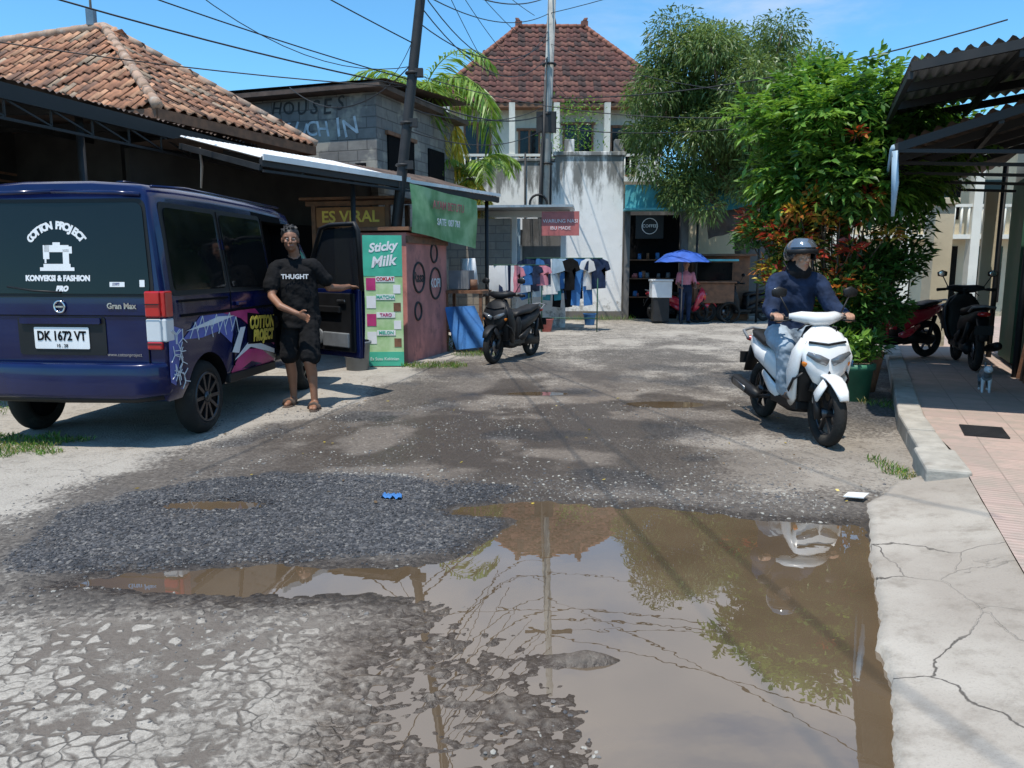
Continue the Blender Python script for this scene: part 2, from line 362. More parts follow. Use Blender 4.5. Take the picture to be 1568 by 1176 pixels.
v=MA(nt,'ADD',MA(nt,'MULTIPLY',n1,.55),MA(nt,'ADD',MA(nt,'MULTIPLY',chip,.22),MA(nt,'MULTIPLY',n2,.55)))
v=MA(nt,'ADD',v,MA(nt,'MULTIPLY',ap,.36))
f=SS(nt,v,.69,.99)
darkc=MX(nt,chip2,(.052,.046,.041),(.145,.128,.11)); palec=MX(nt,n2,(.31,.28,.24),(.50,.46,.40))
palec=MX(nt,SS(nt,n3,.35,.6,.0,.35),palec,(.22,.20,.17))
col=MX(nt,f,darkc,palec)
col=MX(nt,MA(nt,'MULTIPLY',ab,.6),col,MX(nt,n1,(.095,.072,.055),(.26,.205,.155)))
gr=MX(nt,SS(nt,MA(nt,'ADD',MA(nt,'MULTIPLY',chip2,.6),MA(nt,'MULTIPLY',n1,.4)),.25,.95),(.020,.021,.024),(.125,.125,.13))
col=MX(nt,MA(nt,'MULTIPLY',ad,.93),col,gr)
wv=MX(nt,.09,oc,node(nt,'ShaderNodeTexNoise',None,{'Vector':oc,'Scale':7.0,'Detail':3.0}).outputs['Color'])
ve=node(nt,'ShaderNodeTexVoronoi',{'feature':'DISTANCE_TO_EDGE'},{'Vector':wv,'Scale':17.0}).outputs['Distance']
ck=MA(nt,'MULTIPLY',SS(nt,MA(nt,'SUBTRACT',ve,MA(nt,'MULTIPLY',SS(nt,n4,.38,.62),.32)),.01,-.12),ac,True)
ck=MA(nt,'MULTIPLY',ck,SS(nt,n2,.34,.52))
ve2=node(nt,'ShaderNodeTexVoronoi',{'feature':'DISTANCE_TO_EDGE'},{'Vector':wv,'Scale':.9}).outputs['Distance']
ck2=SS(nt,ve2,.012,.002,0,.5)
col=MX(nt,MA(nt,'MULTIPLY',ck,.88),col,MX(nt,n3,(.05,.040,.033),(.16,.13,.105))); col=MX(nt,MA(nt,'MULTIPLY',ck2,SS(nt,n2,.45,.6)),col,(.07,.06,.05))
st_=NZ(nt,oc,1.7,6,.7); col=MX(nt,SS(nt,st_,.50,.7,0,.4),col,(.13,.11,.09))
col=MX(nt,aw,col,MX(nt,1.0,col,(.42,.38,.345),'MULTIPLY'))
L(nt,col,b,'Base Color'); L(nt,SS(nt,aw,0,1,.9,.34),b,'Roughness')
hh=MA(nt,'ADD',MA(nt,'MULTIPLY',n1,.6),MA(nt,'MULTIPLY',MA(nt,'SUBTRACT',1.0,vo2.outputs['Distance']),.35))
hh=MA(nt,'SUBTRACT',hh,MA(nt,'MULTIPLY',ck,.8)); hh=MA(nt,'ADD',hh,MA(nt,'MULTIPLY',n3,.2))
BUMP(nt,b,hh,.8,.016); road.data.materials.append(m)
# water
m,nt,b=newmat('muddy_water'); oc=OC(nt)
L(nt,MX(nt,SS(nt,NZ(nt,oc,1.3,3),.3,.7),(.092,.064,.038),(.13,.092,.056)),b,'Base Color'); b.inputs['Roughness'].default_value=.006; b.inputs['IOR'].default_value=2.5
BUMP(nt,b,NZ(nt,oc,10,2),.035,.005)
wb=MB()
for x0,x1,y0,y1 in((-2.35,2.3,1.2,4.75),(-2.9,-2.36,4.0,4.8),(-.8,2.3,7.4,9.0)):
    wb.poly([(x0,y0,WL),(x1,y0,WL),(x1,y1,WL),(x0,y1,WL)])
water=wb.obj('puddle_water',[m])
g=MB(); g.poly([(-900,-900,-.16),(900,-900,-.16),(900,900,-.16),(-900,900,-.16)]); g.obj('ground',[mat('bare_earth',(.22,.18,.13),.95,0,.2,.3)])
def icos():
    t=(1+5**.5)/2; v=np.array([(-1,t,0),(1,t,0),(-1,-t,0),(1,-t,0),(0,-1,t),(0,1,t),(0,-1,-t),(0,1,-t),(t,0,-1),(t,0,1),(-t,0,-1),(-t,0,1)],float)/1.9
    f=np.array([(0,11,5),(0,5,1),(0,1,7),(0,7,10),(0,10,11),(1,5,9),(5,11,4),(11,10,2),(10,7,6),(7,1,8),(3,9,4),(3,4,2),(3,2,6),(3,6,8),(3,8,9),(4,9,5),(2,4,11),(6,2,10),(8,6,7),(9,8,1)]); return v,f
def stones(name,px,py,size,mi,mats,zoff=0.0):
    v,f=icos(); n=len(px); hz=road_h(px,py)[0]
    sc=size[:,None,None]*(.6+.8*rng.random((n,1,3))); sc[:,:,2]*=.6
    vv=v[None]*sc*(1+.3*(rng.random((n,12,1))-.5)); an=rng.random(n)*6.28; c_,s_=np.cos(an)[:,None],np.sin(an)[:,None]
    X=vv[:,:,0]*c_-vv[:,:,1]*s_+px[:,None];Y=vv[:,:,0]*s_+vv[:,:,1]*c_+py[:,None];Z=vv[:,:,2]+(hz+size*zoff)[:,None]
    FF=(f[None]+np.arange(n)[:,None,None]*12).reshape(-1,3)
    return npmesh(name,np.stack([X,Y,Z],-1).reshape(-1,3),FF,np.repeat(mi,20),mats)
gm=[mat('gravel_%d'%i,c,.75,0,.2,30) for i,c in enumerate([(.03,.032,.037),(.07,.07,.074),(.15,.14,.13),(.32,.30,.26)])]
n=26000; px=rng.uniform(-2.7,.1,n);py=rng.uniform(3.3,5.3,n); k=sdpoly(px,py,DARK)+(fbm(px,py,2.5,3,44)-.5)*.25>-.02; k&=sdpoly(px,py,PUD)<.02; px,py=px[k],py[k]
n2_=15000; qx=rng.uniform(-3,2.6,n2_);qy=rng.uniform(1.9,8,n2_)**1.0; k=(fbm(qx,qy,2.5,3,12)>.5)&(road_h(qx,qy)[0]>WL-.002); qx,qy=qx[k],qy[k]
n3_=3000; rx=rng.uniform(-1.2,1.9,n3_);ry=rng.uniform(4.35,5.4,n3_); ry=4.75-(rx*.12)+rng.normal(0,.22,n3_); k=road_h(rx,ry)[0]>WL; rx,ry=rx[k],ry[k]
px=np.concatenate([px,qx,rx]);py=np.concatenate([py,qy,ry]); n=len(px)
indark=sdpoly(px,py,DARK)>-.05
stones('gravel',px,py,np.where(indark,rng.gamma(3,.0013,n)+.0025,rng.gamma(2.2,.0015,n)+.002),np.where(indark,rng.choice([0,0,0,1,1,2],n),rng.choice([1,2,2,3],n)),gm)
# ------------------------------------------------------------ driveway apron, kerb, sidewalk
Lp=[(.72,1.2),(1.10,2.0),(1.24,2.33),(1.40,2.75),(1.67,3.39),(2.09,4.37),(2.5,4.86)]
Rp=[(1.35,1.2),(1.72,2.05),(1.86,2.4),(2.03,2.78),(2.33,3.48),(2.78,4.52),(3.0,5.03)]
t=np.linspace(0,6,200); ls=np.stack([np.interp(t,range(7),[p[i] for p in Lp]) for i in(0,1)],1); rs=np.stack([np.interp(t,range(7),[p[i] for p in Rp]) for i in(0,1)],1)
jit=(fbm(ls[:,0],ls[:,1],7,4,9)-.5)*.07+(fbm(ls[:,0],ls[:,1],30,2,19)-.5)*.02
vs=[];K=14
for i in range(200):
    d=ls[i]-rs[i]; d=d/np.linalg.norm(d)
    e=ls[i]+d*jit[i]
    vs.append((e[0]+d[0]*.02,e[1]+d[1]*.02,-.08))
    for k_ in range(K):
        u=k_/(K-1); p=e*(1-u)+rs[i]*u; vs.append((p[0],p[1],.018+.095*u**1.2+(vn(np.array(p[0]*5),np.array(p[1]*5),2)-.5)*.008))
vs=np.array(vs,float); W=K+1; idx=np.arange(200*W).reshape(200,W)
F=np.stack([idx[:-1,:-1],idx[:-1,1:],idx[1:,1:],idx[1:,:-1]],-1).reshape(-1,4)
m,nt,b=newmat('apron_concrete'); oc=OC(nt)
n1=NZ(nt,oc,6,9,.7);n2=NZ(nt,oc,120,3);n3=NZ(nt,oc,1.2,4)
col=MX(nt,SS(nt,n3,.35,.65),(.32,.28,.235),(.42,.38,.325)); col=MX(nt,SS(nt,n1,.46,.70,0,.65),col,(.20,.17,.135)); col=MX(nt,SS(nt,n2,.5,.8,0,.4),col,(.19,.17,.15))
wv=MX(nt,.12,oc,node(nt,'ShaderNodeTexNoise',None,{'Vector':oc,'Scale':5.0,'Detail':5.0}).outputs['Color'])
ve=node(nt,'ShaderNodeTexVoronoi',{'feature':'DISTANCE_TO_EDGE'},{'Vector':wv,'Scale':1.25}).outputs['Distance']
ck=SS(nt,ve,.005,.001); col=MX(nt,MA(nt,'MULTIPLY',ck,SS(nt,n3,.38,.5,0,.85)),col,(.05,.042,.034)); L(nt,col,b,'Base Color'); b.inputs['Roughness'].default_value=.9
BUMP(nt,b,MA(nt,'SUBTRACT',MA(nt,'ADD',n1,MA(nt,'MULTIPLY',n2,.3)),ck),.6,.012); M['apron']=m
npmesh('driveway_apron',vs,F,None,[m],None,True)
m,nt,b=newmat('pink_paving'); oc=OC(nt)
mp=node(nt,'ShaderNodeMapping',None,{'Vector':oc,'Rotation':(0,0,R(24))}).outputs[0]
br=node(nt,'ShaderNodeTexBrick',{'offset':0.0},{'Vector':mp,'Color1':c4((.46,.34,.29)),'Color2':c4((.38,.29,.25)),'Mortar':c4((.26,.2,.17)),'Scale':1.0,'Mortar Size':.005,'Brick Width':.3,'Row Height':.3})
sp=node(nt,'ShaderNodeSeparateXYZ',None,{0:mp}); wvx=MA(nt,'SINE',MA(nt,'MULTIPLY',sp.outputs[1],140.0))
n1=NZ(nt,oc,5,8,.7); col=MX(nt,SS(nt,wvx,.2,.9,0,.3),br.outputs[0],(.28,.2,.17)); col=MX(nt,SS(nt,n1,.40,.64,0,.75),col,(.31,.265,.22)); L(nt,col,b,'Base Color'); b.inputs['Roughness'].default_value=.85
BUMP(nt,b,MA(nt,'ADD',wvx,MA(nt,'MULTIPLY',br.outputs[1],-2.0)),.35,.006); M['pave']=m
sw=MB(); sp_=[(1.35,-2),(1.35,1.2),(1.72,2.05),(2.03,2.78),(2.33,3.48),(2.78,4.52),(3.02,5.03),(3.5,6.5),(5.2,10.25),(7.8,15.95),(11,20),(30,24),(30,-2)]
sw.poly([(x,y,.12) for x,y in sp_]+[],0); sw.obj('sidewalk',['pave'])
kb=MB(); kp=[Vector(p+(0,)) for p in[(2.62,4.72),(3.32,6.55),(5.05,10.3),(7.65,16.0),(10.8,20.2)]]
M['kerbc']=mat('kerb_concrete',(.38,.355,.31),.9,0,.15,6,.5,40,dirt=((.2,.175,.14),.6))
for i in range(4):
    d=kp[i+1]-kp[i]; Ln=d.length; d.normalize(); nn=int(Ln/.55)
    nrm=Vector((d.y,-d.x,0))
    for j in range(nn):
        a0=kp[i]+d*(Ln*j/nn+.006)+nrm*.12; a1=kp[i]+d*(Ln*(j+1)/nn-.006)+nrm*.12
        dz=random.uniform(-.006,.006); wd=.26 if i==0 and j<1 else .2
        kb.beam(a0+V(0,0,.045+dz),a1+V(0,0,.045+dz),wd,.21)
kb.obj('kerb',['kerbc'],bevel=.018)
q=MB(); 
for k in range(9): q.box((3.62+.05*k*.42,5.75+.05*k*.9,.128),(.30,.022,.012),0,R(-24))
q.obj('drain_grate',['steel'])
# ------------------------------------------------------------ tiled roof helper
def tileface(mb,O,U,Vv,inside,ulen,vlen,tw,th,nm,amp=.03):
    O=Vector(O);U=Vector(U).normalized();Vv=Vector(Vv).normalized();N=U.cross(Vv).normalized()
    if N.z<0: N=-N
    for j in range(int(vlen/th)+1):
        for i in range(int(ulen/tw)+1):
            uc=(i+.5)*tw; vc=(j+.5)*th
            if not inside(uc,vc): continue
            mi=random.choices(range(nm),[4,3,3,2,1][:nm])[0]; dz=random.uniform(-.010,.010); rt=random.uniform(-.014,.014)
            vs=[]
            for kk,(vv,zz) in enumerate(((vc-th*.62,.035),(vc+th*.55,.0))):
                for q in range(6):
                    u=uc+(q/5-.5)*tw*1.02; p=O+U*(u+rt*(kk))+Vv*vv+N*(zz+dz+amp*math.sin(q/5*math.pi*2)); vs.append(p)
            lo=[O+U*(uc+(q/5-.5)*tw*1.02)+Vv*(vc-th*.62)+N*(.015+dz+amp*math.sin(q/5*math.pi*2)) for q in range(6)]
            mb.add(vs+lo,[(q,q+1,q+7,q+6) for q in range(5)]+[(12+q,13+q,q+1,q) for q in range(5)],mi,True)
def hiproof(parent,A,e1,e2,w,ln,zr,ov,tilesm,tw,th,rm,pref,r=.07,both=True):
    A=Vector(A);e1=Vector(e1).normalized();e2=Vector(e2).normalized()
    P=A+e1*(w/2)+e2*ov+V(0,0,zr); Q=A+e1*(w/2)+e2*(ln-ov if both else ln)+V(0,0,zr)
    B=A+e1*w;C=A+e2*ln;D=B+e2*ln; mb=MB()
    def face(p0,p1,top):
        U=(p1-p0).normalized(); ln_=(p1-p0).length
        mid=top[0]; f=mid-p0; Vv=(f-U*f.dot(U)); vl=Vv.length; Vv.normalize()
        us=[(t_-p0).dot(U) for t_ in top]; ua,ub=min(us),max(us)
        ins=lambda u,v:(v<vl and u>ua*v/vl-.02 and u<ln_-(ln_-ub)*v/vl+.02 and u>0 and u<ln_)
        tileface(mb,p0+Vector((0,0,.03)),U,Vv,ins,ln_,vl,tw,th,len(tilesm))
    face(A,B,[P]); face(A,C,[P,Q]) ; face(B,D,[P,Q])
    if both: face(C,D,[Q])
    mb.obj(pref+'_tiles',tilesm,parent)
    u=MB(); dn=V(0,0,-.02)
    u.poly([A+dn,B+dn,P+dn]);u.poly([A+dn,P+dn,Q+dn,C+dn]);u.poly([B+dn,P+dn,Q+dn,D+dn]);u.poly([C+dn,D+dn,Q+dn]);u.poly([A+dn*5,B+dn*5,D+dn*5,C+dn*5]); 
    for a_,b_ in((A,B),(A,C),(B,D),(C,D)): u.beam(a_+dn*3.5,b_+dn*3.5,.04,.14)
    u.obj(pref+'_underlay',['gwood'],parent)
    c=MB()
    for a_,b_ in((P,A),(P,B),(P,Q))+(((Q,C),(Q,D)) if both else ()):
        d=b_-a_; n_=max(2,int(d.length/.3))
        for k_ in range(n_):
            p=a_+d*(k_/n_)+V(0,0,.05);q=a_+d*((k_+1.08)/n_)+V(0,0,.05); c.sweep([p,q],[r*.85,r],0,8)
    c.obj(pref+'_ridge_caps',[rm],parent); return P,Q
# ---------- left house
e1=V(.349,.937,0);e2=V(-.937,.349,0)
H=empty('tiled_roof_house')
A=V(-4.73,10.7,3.5)
hiproof(H,A,e1,e2,3.6,9,1.75,2.75,tiles,.2,.27,ridgem,'roof',.08,True)
b_=MB(); c=A+e1*1.8+e2*4.8; c.z=1.7
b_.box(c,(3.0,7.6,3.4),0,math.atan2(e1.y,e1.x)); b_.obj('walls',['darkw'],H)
a_=MB(); Rr=MB()
p0=V(-5.75,5.9,3.3);p1=V(-4.0,12.7,3.3);back=V(-.96,.25,0)*3.4+V(0,0,.12)
Rr.sheet(p0,p1,p0+back,p1+back,160,1,lambda u,v:.018*math.sin(u*90*2*math.pi)); Rr.obj('porch_roof_sheet',['rust'],H)
for k in range(7):
    u=k/6; p=p0.lerp(p1,u); a_.beam(p+V(0,0,-.09),p+back+V(0,0,-.09),.06,.1)
    if k%3==0 and k>0: a_.cyl((p.x-.15,p.y,0),(p.x-.15,p.y,3.2),.045)
a_.beam(p0+V(0,0,-.13),p1+V(0,0,-.13),.07,.16);a_.beam(p0+back*.5+V(0,0,-.15),p1+back*.5+V(0,0,-.15),.05,.1)
for k in range(12):
    p=p0.lerp(p1,k/12);q=p0.lerp(p1,(k+1)/12); a_.beam(p+V(0,0,-.2),q+V(0,0,-.38),.02,.02); a_.beam(q+V(0,0,-.38),q+V(0,0,-.2),.02,.02)
a_.beam(p0+V(0,0,-.4),p1+V(0,0,-.4),.03,.03)
a_.obj('porch_frame',['steel'],H)
q=MB(); bw0=p0+back*.98;bw1=p1+back*.98;bw0.z=bw1.z=0; bm_=bw0.lerp(bw1,.42)
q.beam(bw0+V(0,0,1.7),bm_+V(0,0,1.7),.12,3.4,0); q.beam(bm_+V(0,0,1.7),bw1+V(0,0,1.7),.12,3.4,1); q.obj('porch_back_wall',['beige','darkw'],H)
q=MB()
for k in range(3):
    p=bw0.lerp(bw1,.45+.2*k)+V(.12,-.03,0); q.box((p.x,p.y,1.2),(.06,.9,2.1),0,-R(14)); q.box((p.x+.02,p.y,2.75),(.06,.7,.4),1,-R(14))
q.obj('porch_doors',['matte','darkw'],H)
q=MB(); p=bw0.lerp(bw1,.5)
for k in range(5):
    z=2.3+.22*k*.5; q.beam((p.x+.5,p.y-1.4,z),(p.x+.8,p.y+1.5,z),.04,.03)
q.box((p.x+.6,p.y-1,2.75),(.3,.5,.35)); q.obj('porch_racks',['gwood'],H)
q=MB(); q.sweep([(-4.35,11.1,3.1),(-4.33,11.1,2.8),(-4.36,11.1,2.5)],[(.02,.01),(.05,.01),(.03,.008)],0,8); q.obj('hanging_rag',['zincw'],H)
an=MB(); an.cyl((-6.9,13.4,5.2),(-6.9,13.4,6.6),.02); an.box((-6.9,13.4,5.45),(.12,.12,.25)); an.obj('antenna_mast',['alu'],H)
# ---------- block building
Bk=empty('concrete_block_building',(-2.54,15.0,0),R(-19.5))
q=MB(); q.box((-2.4,1.8,2.32),(4.8,3.6,4.64)); q.obj('walls',['block'],Bk)
q=MB(); q.box((-2.4,1.8,4.70),(5.3,4.2,.10)); 
q.sheet((-5.3,-.32,4.82),(.38,-.32,4.78),(-5.3,3.9,5.25),(.38,3.9,5.1),60,1,lambda u,v:.02*math.sin(u*30*6.283),0); q.obj('roof_slab',['rust'],Bk,.01)
q=MB()
q.box((.002,.95,3.55),(.06,1.1,.75),0); q.box((.002,2.6,3.55),(.06,.8,.75),0); q.box((-.35,-.002,3.25),(.22,.06,.22)); q.obj('window_openings',['matte'],Bk)
q=MB(); q.box((.02,.95,3.14),(.1,1.25,.07)); q.box((.02,.95,3.96),(.1,1.25,.07)); q.box((.045,.95,3.55),(.03,.05,.8)); q.obj('window_frames',['gwood'],Bk)
M['greyspray']=mat('spray_paint',(.48,.52,.54),.7,0,.3,6); M['blkspray']=mat('black_spray',(.03,.03,.03),.7,0,.5,6)
for t_,x0,z0,mm,sz_ in(('HOUSES',-2.2,4.45,'blkspray',.36),('KUCHIN',-1.98,4.05,'greyspray',.44)):
    for i,ch in enumerate(t_):
        an_=random.uniform(-.25,.25); text('graffiti_%s%d'%(t_[0],i),ch,sz_*random.uniform(.85,1.2),(x0+i*.285,-.006-.001*i,z0+random.uniform(-.04,.04)),(math.cos(an_),0,math.sin(an_)),(-math.sin(an_),0,math.cos(an_)),mm,Bk,1.0,.004,shear=random.uniform(-.25,.35))
# ---------- shop row awnings
Sh=empty('shop_row')
s0=V(-3.0,9.5,2.7);s1=V(-.25,14.2,2.7);bk=V(-.863,.505,0)*2.6+V(0,0,.36); b1=V(-.863,.505,0)*1.45+V(0,0,.36)
q=MB(); mid=s0.lerp(s1,.52)
q.sheet(s0,mid,s0+b1,mid+b1,170,1,lambda u,v:.018*math.sin(u*34*6.283)); q.obj('white_corrugated_awning',['zincw'],Sh)
q=MB(); q.sheet(mid+V(0,0,-.05),s1+V(0,0,-.05),mid+b1,s1+b1,120,1,lambda u,v:.02*math.sin(u*24*6.283)); q.sheet(s0+b1+V(0,0,-.02),s1+b1+V(0,0,-.02),s0+bk,s1+bk,20,1,None); q.obj('rusty_corrugated_awning',['rust'],Sh)
q=MB(); q.beam(s0+V(0,0,-.06),s1+V(0,0,-.10),.05,.09)
for k in range(9):
    p=s0.lerp(s1,k/8); q.beam(p+V(0,0,-.12),p+b1+V(0,0,-.12),.05,.07)
q.beam(s0+V(.03,-.02,-.16),mid+V(.03,-.02,-.16),.03,.03); q.obj('awning_frame',['steel'],Sh)
q=MB(); q.beam(s0+V(.04,-.03,.0),mid+V(.04,-.03,.0),.02,.07);q.beam(mid+V(.04,-.03,-.02),s1+V(.04,-.03,-.02),.015,.05);q.obj('awning_fascia',['zincw'],Sh)
q=MB(); w0=s0+bk*.99;w1=s1+bk*.99; w0.z=w1.z=1.5; q.beam(w0,w1,.1,3.0)
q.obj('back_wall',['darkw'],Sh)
q=MB()
for k in range(5):
    p=(s0+bk*.9).lerp(s1+bk*.9,.1+.2*k); q.box((p.x,p.y,1.1),(.9,.08,2.0),0,R(60))
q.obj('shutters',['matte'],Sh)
q=MB()
for f_ in(.33,.62,.98):
    p=s0.lerp(s1,f_)+b1*.12; q.cyl((p.x,p.y,0),(p.x,p.y,2.6),.035)
q.obj('awning_posts',['steel'],Sh)
St=empty('drink_stall',(-2.50,12.2,0),R(-14))
q=MB(); 
for x in(-.62,.62):
    for y in(0,.8): q.box((x,y,1.2),(.07,.07,2.4))
q.box((0,-.01,2.38),(1.5,.06,.07)); q.box((0,.4,2.45),(1.6,1.1,.04)); q.box((0,0,1.0),(1.3,.07,.06)); q.box((0,.02,.5),(1.25,.05,.95)); q.obj('wooden_frame',['gwood'],St,.006)
q=MB(); q.box((0,-.0,2.17),(1.15,.04,.30),0); q.box((.15,.03,1.55),(.9,.03,.85),1); q.obj('menu_board',[mat('orange_board',(.30,.13,.05),.7),mat('cream_board',(.50,.38,.24),.7)],St)
text('stall_lettering','ES VIRAL',.24,(0,-.025,2.17),(1,0,0),(0,0,1),'yel',St,1.05,.006)
for k in range(5): text('stall_menu_%d'%k,['Es Teh','Es Jeruk','Es Susu','Kopi','Milo'][k],.1,(.15,.01,1.85-.14*k),(1,0,0),(0,0,1),'rust',St)
Pk=empty('pink_kiosk',(-1.52,11.25,0),R(-15))
q=MB(); q.box((-.45,.85,.95),(.9,1.7,1.9)); q.obj('walls',['pinkw'],Pk,.01)
q=MB(); q.box((-.45,.85,1.95),(1.05,1.85,.05)); q.box((.012,.85,1.8),(.03,1.72,.1)); q.obj('roof_trim',['gwood'],Pk)
q=MB()
for y,z,r in((.45,1.25,.22),(1.15,1.15,.24),(1.1,1.62,.14),(.4,.75,.13)): q.torus((.006,y,z),r,.018,0,'x',28,6)
q.obj('graffiti_rings',['blkspray'],Pk)
text('graffiti_a','Rasa',.22,(.006,.45,1.25),(0,1,0),(0,0,1),'blkspray',Pk,1,.004); text('graffiti_b','KOPI',.2,(.006,1.15,1.15),(0,1,0),(0,0,1),'wht',Pk,1,.004)
Bn=empty('green_hanging_banner')
q=MB(); q.sheet((-1.44,11.25,1.90),(-.62,13.45,1.72),(-1.44,11.25,2.58),(-.62,13.45,2.52),24,6,lambda u,v:.03*math.sin(u*9)+.02*math.sin(v*4+u*5),0); q.obj('banner_cloth',['green'],Bn)
text('banner_text','AYAM BETUTU',.17,(-.98,12.33,2.33),(.35,.937,0),(0,0,1),'redd',Bn,1,.004);text('banner_text2','SATE  087 761',.14,(-.98,12.30,2.08),(.35,.937,0),(0,0,1),'wht',Bn,1,.003)
Sm=empty('menu_banner_sign',(-1.80,10.85,0),R(3))
q=MB(); q.box((0,0,.93),(.54,.015,1.82),0); q.box((0,-.010,.12),(.54,.004,.2),1); q.box((0,-.010,1.56),(.54,.004,.56),1)
for k in range(4): q.box((-.17,-.0105,1.17-.25*k),(.13,.004,.17),2 if k%2 else 3); q.box((.19,-.0105,1.10-.25*k),(.10,.004,.12),4 if k%2 else 2)
q.obj('printed_panel',['lime','mint','wht','pink','gwood','lime'],Sm)
q=MB(); q.beam((-.2,.05,0),(.2,.05,1.8),.02,.02);q.beam((.2,.06,0),(-.2,.06,1.8),.02,.02);q.beam((0,.04,.9),(0,.4,0),.02,.02); q.obj('stand',['steel'],Sm)
text('title_a','Sticky',.165,(0,-.016,1.68),(1,0,.12),(-.12,0,1),'wht',Sm,1,.006,shear=.3);text('title_b','Milk',.20,(0,-.016,1.48),(1,.0,.12),(-.12,0,1),'wht',Sm,1,.006,shear=.3)
for k,(t_,c_) in enumerate((('COKLAT','red'),('MATCHA','mint'),('TARO','pink'),('MELON','mint'))): 
    q=MB(); q.box((.03,-.0135,1.24-.25*k),(.26,.003,.075),0); q.obj('label_%d'%k,['wht'],Sm); text('flavour_%d'%k,t_,.062,(.03,-.0175,1.24-.25*k),(1,0,0),(0,0,1),c_,Sm,1,.002)
text('foot_text','Es Susu Kekinian',.06,(0,-.018,.12),(1,0,0),(0,0,1),'wht',Sm)
Bi=empty('plastic_bin',(-2.13,10.55,0))
q=MB(); q.sweep([(0,0,0),(0,0,.36),(0,0,.37),(0,0,.40)],[.15,.18,.2,.2],0,20); q.sweep([(0,0,.41),(0,0,.412)],[.17,.17],1,20); q.obj('bin_body',['grey','matte'],Bi)
for i,(x,y,mm) in enumerate(((-.25,13.5,'tcl'),(.75,16.9,'redd'),(1.9,18.9,'bcl'))):
    Bi=empty('plastic_bucket',(x,y,0)); q=MB(); q.sweep([(0,0,0),(0,0,.26),(0,0,.27),(0,0,.29)],[.11,.15,.165,.165],0,18); q.sweep([(0,0,.291),(0,0,.295)],[.14,.14],1,16); q.obj('bucket_body',[mm,'matte'],Bi)
Tb=empty('stall_table',(-.75,13.0,0),R(-15))
q=MB(); q.box((0,0,1.0),(.7,.5,.05)); 
for x in(-.3,.3):
    for y in(-.2,.2): q.box((x,y,.5),(.05,.05,1.0))
q.box((0,0,.35),(.65,.45,.04)); q.cyl((.1,0,1.03),(.1,0,1.2),.08); q.obj('table',['gwood'],Tb)
q=MB(); q.sheet((-.1,-.3,.05),(.5,-.32,.12),(-.3,-.27,.75),(.2,-.27,.78),14,8,lambda u,v:.05*math.sin(u*9+v*3)); q.obj('blue_tarp',['bcl'],Tb)
q=MB(); q.box((-.1,.0,1.2),(.35,.3,.3)); q.obj('crate',['grey'],Tb)
q=MB(); q.sweep([(-.15,.5,1.55),(-.12,.5,1.1)],[.13,.16],0,12); q.obj('hanging_bag',['zincw'],Tb)
Lw=empty('block_wall',(-.95,18,0),R(-12)); q=MB(); q.box((0,0,1.25),(1.9,.14,2.5)); q.obj('wall',['block2'],Lw)
Kf=empty('tiled_kiosk',(.25,18.3,0),R(-6))
q=MB()
for x in(-.85,-.2,.95): q.box((x,0,1.3),(.12,.12,2.6))
q.box((.05,0,2.62),(2.1,.2,.14)); q.box((.35,.05,.45),(1.2,.12,.9)); q.obj('white_frame',['plaster'],Kf)
q=MB(); q.box((-.05,-.5,2.72),(2.5,1.3,.05),0,0); q.obj('roof_sheet',['zinc'],Kf)
q=MB(); q.box((-.5,.45,1.3),(.8,.05,2.5),0);q.box((.45,.45,1.3),(1.0,.05,2.5),1); q.obj('back_panels',['lblue','greyw'],Kf)
q=MB(); q.box((.92,-1.0,2.35),(.82,.04,.52)); q.obj('red_sign',['redd'],Kf); text('sign_text','WARUNG NASI',.11,(.92,-1.03,2.4),(1,0,0),(0,0,1),'wht',Kf);text('sign_text2','IBU MADE',.1,(.92,-1.03,2.25),(1,0,0),(0,0,1),'wht',Kf)
# ---------- weathered walls
Ww=empty('weathered_wall')
q=MB(); q.box((.15,21.3,2.1),(2.0,.25,4.2)); q.box((.15,21.3,4.23),(2.06,.33,.08)); q.box((2.03,20.9,2.15),(1.8,.3,4.3)); q.box((2.03,20.9,4.33),(1.9,.4,.1))
q.box((1.1,20.88,2.05),(.12,.34,4.1)); q.box((-1.6,21.6,1.9),(1.6,.25,3.8))
q.box((1.5,20.9,4.5),(.25,.25,.4)); q.box((2.8,20.9,4.5),(.25,.25,.4)); q.obj('wall_panels',['plaster'],Ww,.015)
q=MB(); q.box((2.03,20.74,.12),(1.84,.06,.24)); q.obj('wall_plinth',['greyw'],Ww)
q=MB(); q.cyl((1.0,20.65,1.0),(1.0,20.65,4.6),.03); q.cyl((.35,21.1,1.5),(.35,21.1,4.4),.025); q.box((.15,21.1,2.2),(.3,.12,.4)); q.obj('conduits',['steel'],Ww)
# ---------- big house
Bh=empty('two_storey_house')
P,Q=hiproof(Bh,(-2.9,27.2,6.9),(0,1,0),(1,0,0),7.6,8.8,3.5,3.15,dtiles,.26,.34,mat('old_ridge',(.22,.09,.06),.9,0,.3),'roof',.10,True)
q=MB(); q.box((1.35,30.9,3.4),(7.2,6.0,6.8)); q.obj('walls',['cream'],Bh)
q=MB()
for x,wd,z0,z1 in((-1.2,.9,4.6,6.3),(.6,.7,4.7,6.1),(2.3,1.0,4.6,6.3),(3.9,.9,4.6,6.2)): q.box((x,27.89,(z0+z1)/2),(wd,.1,z1-z0))
q.obj('window_glass',['glass'],Bh)
q=MB()
for x,wd,z0,z1 in((-1.2,.9,4.6,6.3),(.6,.7,4.7,6.1),(2.3,1.0,4.6,6.3),(3.9,.9,4.6,6.2)):
    for sx in(-1,0,1): q.box((x+sx*wd/2,27.86,(z0+z1)/2),(.07,.12,z1-z0+.1))
    q.box((x,27.85,z0-.04),(wd+.2,.16,.08));q.box((x,27.85,z1+.04),(wd+.2,.16,.08))
q.obj('window_frames',['gwood'],Bh)
